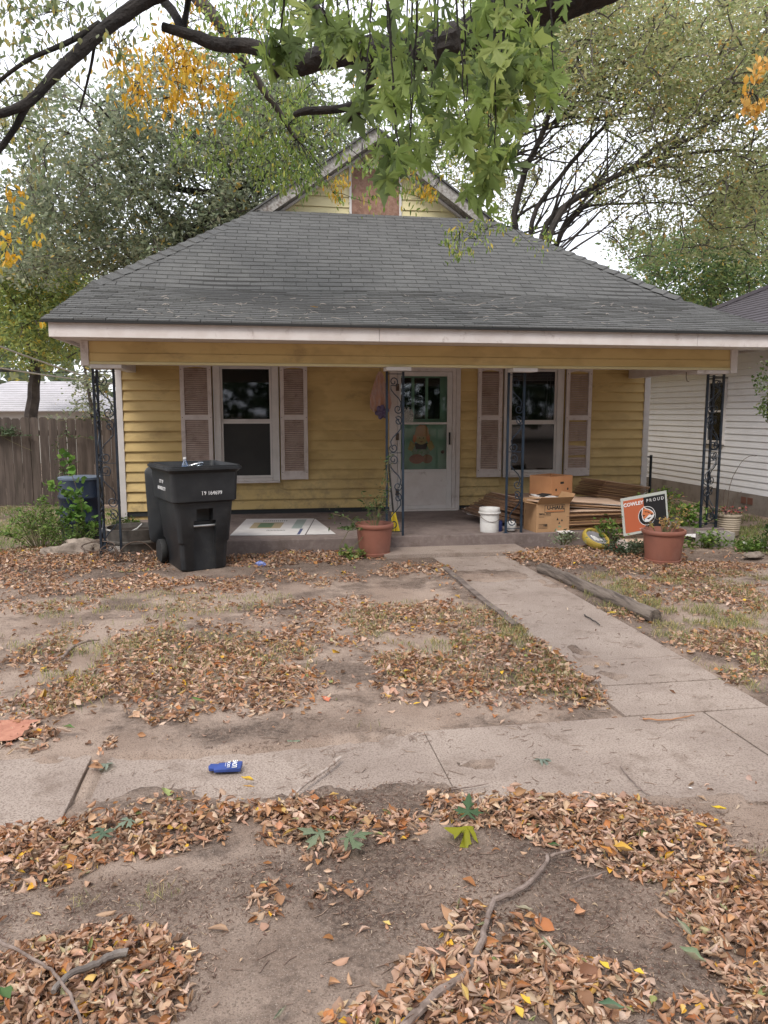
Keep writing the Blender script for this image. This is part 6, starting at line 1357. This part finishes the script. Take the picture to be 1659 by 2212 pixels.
TP = np.concatenate([gpts(900, -1.6, 2.8, 1.5, 3.0), gpts(260, -.7, 2.8, 2.9, 3.7), gpts(150, 1.7, 2.8, 3.6, 8.2), CL, gpts(1300, -3, 4.5, 3.7, 8.6)])
sticks(TP, (.010, .085), .0012, 'small_twigs', 'thin dark twigs scattered over the soil and the concrete', [(.07, .045, .035), (.13, .09, .07), (.22, .16, .12)])
# grass
def grass(name, label, B, dens, size, cols, wts, w=.0035, patch=.5):
    out = []
    for cx, cy, rx, ry, a in B:
        n = int(math.pi*rx*ry*dens*a); t_ = np.random.uniform(0, 2*np.pi, n); r = np.sqrt(np.random.uniform(0, 1, n)); x = cx+rx*r*np.cos(t_); y = cy+ry*r*np.sin(t_)
        k = (vnoise(x, y, 5, 41) > patch) & (walk_mask(x, y) < .3) & ~((x > -1.85) & (x < 5.75) & (y > 8.6) & (y < 19)); out.append(np.c_[x, y][k])
    P = np.concatenate(out); n = len(P); L_ = np.random.uniform(*size, n)
    me = leaf_mesh(name, np.c_[P, gh(P[:, 0], P[:, 1])+L_*.3], L_, np.full(n, w), np.full(n, .2), np.random.uniform(-.9, .9, n), rotmats(np.random.uniform(0, 6.3, n), np.random.uniform(.3, 1.35, n), np.random.normal(0, .2, n)), pal(n, cols, wts), ML_GRASS, rows=3, cols=2)
    return tag(link(name, me), label, 'grass', kind='stuff')
GC = [(.42, .34, .15), (.20, .22, .07), (.12, .17, .045), (.34, .30, .12)]
GB_ = [blob_params(*b_) for b_ in [(1600, 1400, 180, 110, 1), (1500, 1310, 220, 60, .9), (1450, 1260, 250, 30, .7), (1080, 1430, 280, 70, .6), (400, 1440, 300, 70, .5), (950, 1350, 230, 50, .6), (1230, 1480, 120, 40, 1), (200, 1370, 200, 50, .4), (1180, 1400, 120, 60, .6), (350, 1310, 300, 30, .4), (1640, 1480, 60, 20, 1), (150, 1500, 150, 50, .3)]]
grass('dry_grass', 'short dry straw and green grass showing through the yard leaves', GB_, 3200, (.03, .075), GC, [4, 3, 2.5, 3], .004, .46)
tufts = [blob_params(*b_) for b_ in [(350, 1935, 45, 18, 1), (170, 1955, 50, 16, 1), (690, 1830, 22, 10, .6), (310, 1965, 30, 10, .5), (1400, 1960, 50, 22, .8), (1560, 1530, 30, 8, 1), (800, 1585, 40, 14, .5), (1410, 1870, 40, 20, .6), (620, 1800, 20, 8, .5), (1650, 1860, 40, 25, .7), (1320, 1850, 40, 15, .3), (540, 2010, 40, 20, .3)]]
grass('grass_tufts', 'small sparse grass tufts rooted among the foreground leaves', tufts, 5200, (.02, .06), GC, [4, 2, 2, 3], .0018, .42)
lawn = [(-4.5, 12, 2.6, 1.8, 1), (-4.2, 10.4, 1.8, 1.2, .7), (6.6, 10.5, .65, 2.6, 1), (6.5, 8.0, .9, 1.6, .8), (-3.4, 9.4, 1, .6, .4)]
grass('side_lawn', 'green grass strips beside the house at the fence and the white house', lawn, 1700, (.03, .08), [(.14, .20, .05), (.20, .26, .08), (.34, .30, .13)], [3, 2, 2], .006, .35)

# named sticks and single leaves
def stick(label, pts, r0, r1, m=M_STICK, name='fallen_branch', z=.03):
    P = smooth_path([G(px, py, z) for px, py in pts], 5, .003); n = len(P); q = MB(); q.tube(P, [max(.001, r0+(r1-r0)*i/(n-1))*random.uniform(.9, 1.1) for i in range(n)], 8)
    return tag(q.obj(name, m, smooth=True), label, 'branch')
stick('long bent grey branch lying from the bottom edge up through the middle leaf pile', [(868, 2225), (940, 2150), (1005, 2105), (1035, 2050), (1052, 1990), (1068, 1942)], .0135, .008)
stick('upper thinner length of branch reaching from the long bent branch to the right pile', [(1066, 1945), (1110, 1928), (1150, 1900), (1178, 1865), (1182, 1845)], .0095, .006)
stick('bare grey tip of branch just above the long bent branch', [(1190, 1848), (1215, 1842), (1245, 1832)], .006, .003)
stick('pale broken stick lying across the sidewalk right of the blue can sleeve', [(628, 1722), (660, 1695), (690, 1672), (712, 1655), (735, 1636)], .006, .008, mat('pale stick', (.45, .38, .33), (.2, .14, .11), 30, .8, .8, 90))
stick('thick weathered stick on the bottom left leaf pile', [(115, 2140), (150, 2105), (200, 2085), (240, 2065), (275, 2058)], .008, .012, mat('grey stick', (.20, .17, .15), (.11, .09, .08), 20, .9, 1, 60), z=.055)
stick('thin brown whip stem crossing the bottom left leaf pile', [(-10, 2028), (60, 2065), (110, 2095), (150, 2150), (175, 2215)], .005, .004, z=.06)
stick('slim stick on bare soil right of the long bent branch', [(1238, 1908), (1270, 1895), (1310, 1883)], .004, .003)
stick('forked dark twig on the sidewalk above the right leaf arc', [(1340, 1655), (1370, 1690), (1400, 1715), (1450, 1725)], .0035, .002, z=.012)
stick('arched twig at the left end of the right leaf arc', [(928, 1760), (945, 1722), (980, 1705), (1055, 1692)], .004, .0025, z=.02)
stick('curved dead stems in the left middle of the yard', [(135, 1420), (155, 1400), (185, 1385), (215, 1382)], .010, .007, z=.03)
stick('orange brown dead stems lying on the front walk', [(1390, 1552), (1430, 1556), (1460, 1552), (1500, 1545)], .005, .003, mat('orange stem', (.36, .18, .09), rough=.8), z=.012)
stick('dark bent twig lying on the upper part of the front walk', [(1262, 1328), (1285, 1342), (1296, 1350)], .006, .004, M_BARKG, z=.012)
stick('thin dark twig near the broad yellow maple leaf', [(1450, 1822), (1470, 1840), (1485, 1860)], .004, .003, M_BARKG)
def single(label, px, py, L_, W_, col, curl=.8, bend=.4, yaw=0, cat='leaf', z=.03, name='fallen_leaf', tilt=0.1):
    L_ *= .72; W_ *= .72
    p = G(px, py, z); me = leaf_mesh(name, np.array([tuple(p)]), np.array([L_]), np.array([W_]), np.array([curl*1.7+.5]), np.array([bend+.5]), rotmats(np.array([yaw]), np.array([tilt]), np.array([.1])), np.array([col]), ML_LITTER, rows=6, cols=5, wob=.02, jag=.15)
    return tag(link(name, me), label, cat)
Yc = (.62, .40, .04)
single('bright yellow leaf lying under the blue can sleeve', 537, 1765-80, .085, .06, (.68, .46, .03), .9, .3, 1.2)
single('golden curled leaf just below the bright yellow one by the can sleeve', 540, 1700, .075, .04, (.66, .36, .03), 1.6, .2, 1.5)
single('large orange yellow leaf on the right part of the leaf arc', 1350, 1837, .115, .09, (.56, .34, .06), .6, .5, 1.3, z=.06)
single('orange leaf tucked against the left of the large yellow leaf', 1312, 1840, .08, .06, (.5, .22, .05), .8, .3, .6, z=.05)
single('yellow leaf at the far right end of the sidewalk', 1555, 1748, .09, .05, (.66, .48, .03), .8, .3, 1.4, z=.02)
single('yellow leaf alone on bare soil at the lower left', 80, 1977, .05, .03, (.6, .42, .08), .6, .2, 1.3, z=.012)
single('pale yellow round leaf on bare soil at the lower middle', 725+112, 1996, .04, .034, (.6, .45, .15), .4, .2, 1.0, z=.01)
single('green curled leaf left of the long bent branch', 1043, 1998+0, .07, .05, (.10, .18, .05), 1.8, .3, 2.0, z=.03)
single('silvery green curled leaf right of the bend of the long branch', 1135, 1965, .085, .06, (.27, .30, .20), 1.8, .4, 1.3, z=.03)
single('long silvery green leaf in the middle lower leaf pile', 1188, 2050, .10, .06, (.25, .29, .19), 1.5, .3, .3, z=.05)
single('deep green leaf lying on the right arc below the sprig', 1200, 1850-22, .07, .05, (.06, .12, .04), 1.0, .3, 1.4, z=.04)
single('big silvery maple leaf in the lower right pile', 1500, 2070, .11, .10, (.20, .25, .15), .9, .5, .8, z=.06)
single('second silvery leaf above the big one in the lower right pile', 1480, 2010, .10, .07, (.28, .31, .21), 1.2, .4, .2, z=.06)
single('green leaf at the very bottom beside the yellow leaves', 1325, 2178, .10, .08, (.10, .17, .10), .9, .4, 1.4, z=.06)
single('yellow leaf pair upper one at the bottom of the middle pile', 1137, 2163, .055, .04, (.66, .42, .05), .5, .3, .5, z=.06)
single('yellow leaf pair lower one at the bottom of the middle pile', 1122, 2190, .055, .045, (.60, .42, .07), .5, .3, .2, z=.06)
single('tan yellow leaf standing left of the yellow leaf pair', 1005, 2150, .08, .05, (.55, .40, .14), 1.0, .4, .1, z=.06)
single('round yellow leaf on the ridge of the lower middle pile', 1308, 2088, .05, .045, (.62, .44, .05), .4, .3, .6, z=.06)
single('small yellow leaf beside the round one on the lower middle pile', 1382, 2102, .045, .04, (.66, .45, .05), .4, .3, 1.1, z=.05)
single('dark green leaf at the far bottom left corner', 12, 2150, .075, .07, (.07, .13, .04), .5, .3, .8, z=.07)
single('silver green leaf hanging over the bottom edge left of centre', 607, 2190, .10, .045, (.28, .32, .22), 1.4, .4, 2.6, z=.03)
single('pale tan curled paper leaf at the left edge of the sidewalk', 140, 1580, .13, .08, (.50, .38, .30), .9, .4, 1.2, z=.03)
single('pale green pod shaped leaf at the left edge of the yard', 70, 1598, .095, .04, (.36, .38, .28), 1.8, .1, 1.5, z=.02)
single('orange flat scrap among the leaves of the middle yard', 705, 1515-3, .09, .08, (.55, .18, .10), .2, .1, .4, name='orange_scrap', cat='scrap', z=.012)
single('bright green leaves cluster in the left middle yard', 430, 1515, .12, .07, (.10, .24, .05), 1.2, .5, 1.2, z=.05)
single('single green leaf on the left yard leaves near the orange mat', 150, 1572, .09, .05, (.09, .22, .05), .9, .3, 1.5, z=.05)
single('white scrap of paper on the bare soil right of the pale stick', 710, 1795-70, .02, .014, (.75, .75, .72), .4, .2, .3, name='paper_scrap', cat='scrap', z=.015)
single('small white scrap on the sidewalk at the right', 1492, 1733-30, .03, .02, (.75, .75, .74), .4, .2, 1.3, name='paper_scrap', cat='scrap', z=.008)
om = MB(); c_ = G(20, 1578, .02)
om.add([(c_.x+a, c_.y+b_, .018+.004*math.sin(a*30)) for a, b_ in ((-.2, -.12), (.05, -.13), (.1, -.04), (.08, .07), (.12, .13), (-.04, .16), (-.2, .15))], [tuple(range(7))]); 
tag(om.obj('orange_mat', mat('orange cloth', (.44, .20, .13), (.34, .14, .09), 20, .8, .6, 80)), 'worn orange scrap of cloth half buried at the left edge of the yard', 'cloth scrap')
# lobed green maple leaves on the ground
def gleaf(label, px, py, size, col, rz, z=.02, tx=0):
    v3, F = leafvar[int(px) % 6]; V = np.array(v3); o = link('maple_leaf', np_mesh('maple_leaf', V, np.array(F), np.c_[np.tile(col, (len(V), 1)), np.ones(len(V))], ML_MAPLE)); o.location = G(px, py, z); o.scale = (size,)*3; o.rotation_euler = (R_(tx), 0, R_(rz)); tag(o, label, 'leaf')
gleaf('pale green maple leaf lying at the top of the sidewalk joint at left', 235, 1652, .085, (.32, .38, .30), 60)
gleaf('pale green maple leaf flat on the sidewalk right of the middle', 1165, 1642, .085, (.30, .36, .30), -70, .012)
gleaf('small pale maple leaf on the soil above the blue can sleeve', 648, 1599, .06, (.30, .38, .27), 80, .02)
gleaf('silvery maple leaf at the right end of the left leaf pile', 700, 1800, .10, (.28, .34, .22), 60, .055)
gleaf('second silvery maple leaf overlapping at the end of the left leaf pile', 745, 1815, .10, (.22, .29, .17), -80, .055, 20)
gleaf('bright yellow green sprig leaf in the middle of the right leaf arc', 1020, 1795-10, .10, (.36, .36, .03), 85, .06)
gleaf('green maple leaf crumpled under the yellow green sprig', 1010, 1760, .08, (.10, .18, .09), -20, .055, 30)
gleaf('green maple leaf curled on the left leaf pile near its top', 225, 1660+145, .07, (.16, .24, .16), 30, .06, 20)
gleaf('pale maple leaf on the top edge of the left leaf pile', 285, 1770, .06, (.30, .38, .28), 120, .06, 10)
for i, (px, py, lb) in enumerate([(990, 1248, 'on the bare soil by the top of the front walk'), (880, 1452, 'in the middle yard patch left of the walk'), (1380, 1350+8, 'between the landscape timber and the front walk'), (1320, 1325, 'against the upper side of the landscape timber')]):
    single('yellow leaf '+lb, px, py, .11, .06, (.62, .46, .05), .8, .5, 1.2+i, z=.03)
single('yellow leaf lying on the roof shingles near the eave', 0, 0, .12, .07, (.62, .34, .04), .4, .2, 1.4).location = (0, 0, 0)
o = bpy.data.objects[-1] if False else None
for ob in list(COL.objects):
    if ob.get('label') == 'yellow leaf lying on the roof shingles near the eave':
        yy = 8.95; zz = EZ+(yy-EY)*(BZ-EZ)/(BY-EY)+.03
        P0 = G(0, 0, .03); tgt = AY(680, 657, yy); ob.location = Vector((tgt.x, yy, zz))-P0
# shared group phrases for repeats of one kind
GRP = {'flower_pot': 'flower pots in front of the porch', 'cardboard_stack': 'stacks of flattened cardboard on the porch', 'folder': 'folders and papers in the moving box', 'rock': 'rocks along the flower beds',
       'fallen_leaf': 'single coloured leaves on the ground', 'maple_leaf': 'lobed green leaves on the ground', 'fallen_branch': 'fallen sticks in the yard', 'weedy_bush': 'bushes at the left of the porch', 'creeping_weed': 'weeds in the right flower bed',
       'leafy_weed': 'leafy weeds by the right iron post', 'ground_weed': 'weeds around the cinder block', 'fence_vine': 'vines on the board fence', 'cardboard_flap': 'loose cardboard sheets by the yard sign', 'paper_scrap': 'white scraps on the ground'}
for ob in COL.objects:
    g_ = GRP.get(ob.name.split('.')[0])
    if ob.parent is None and g_ and 'group' not in ob: ob['group'] = g_
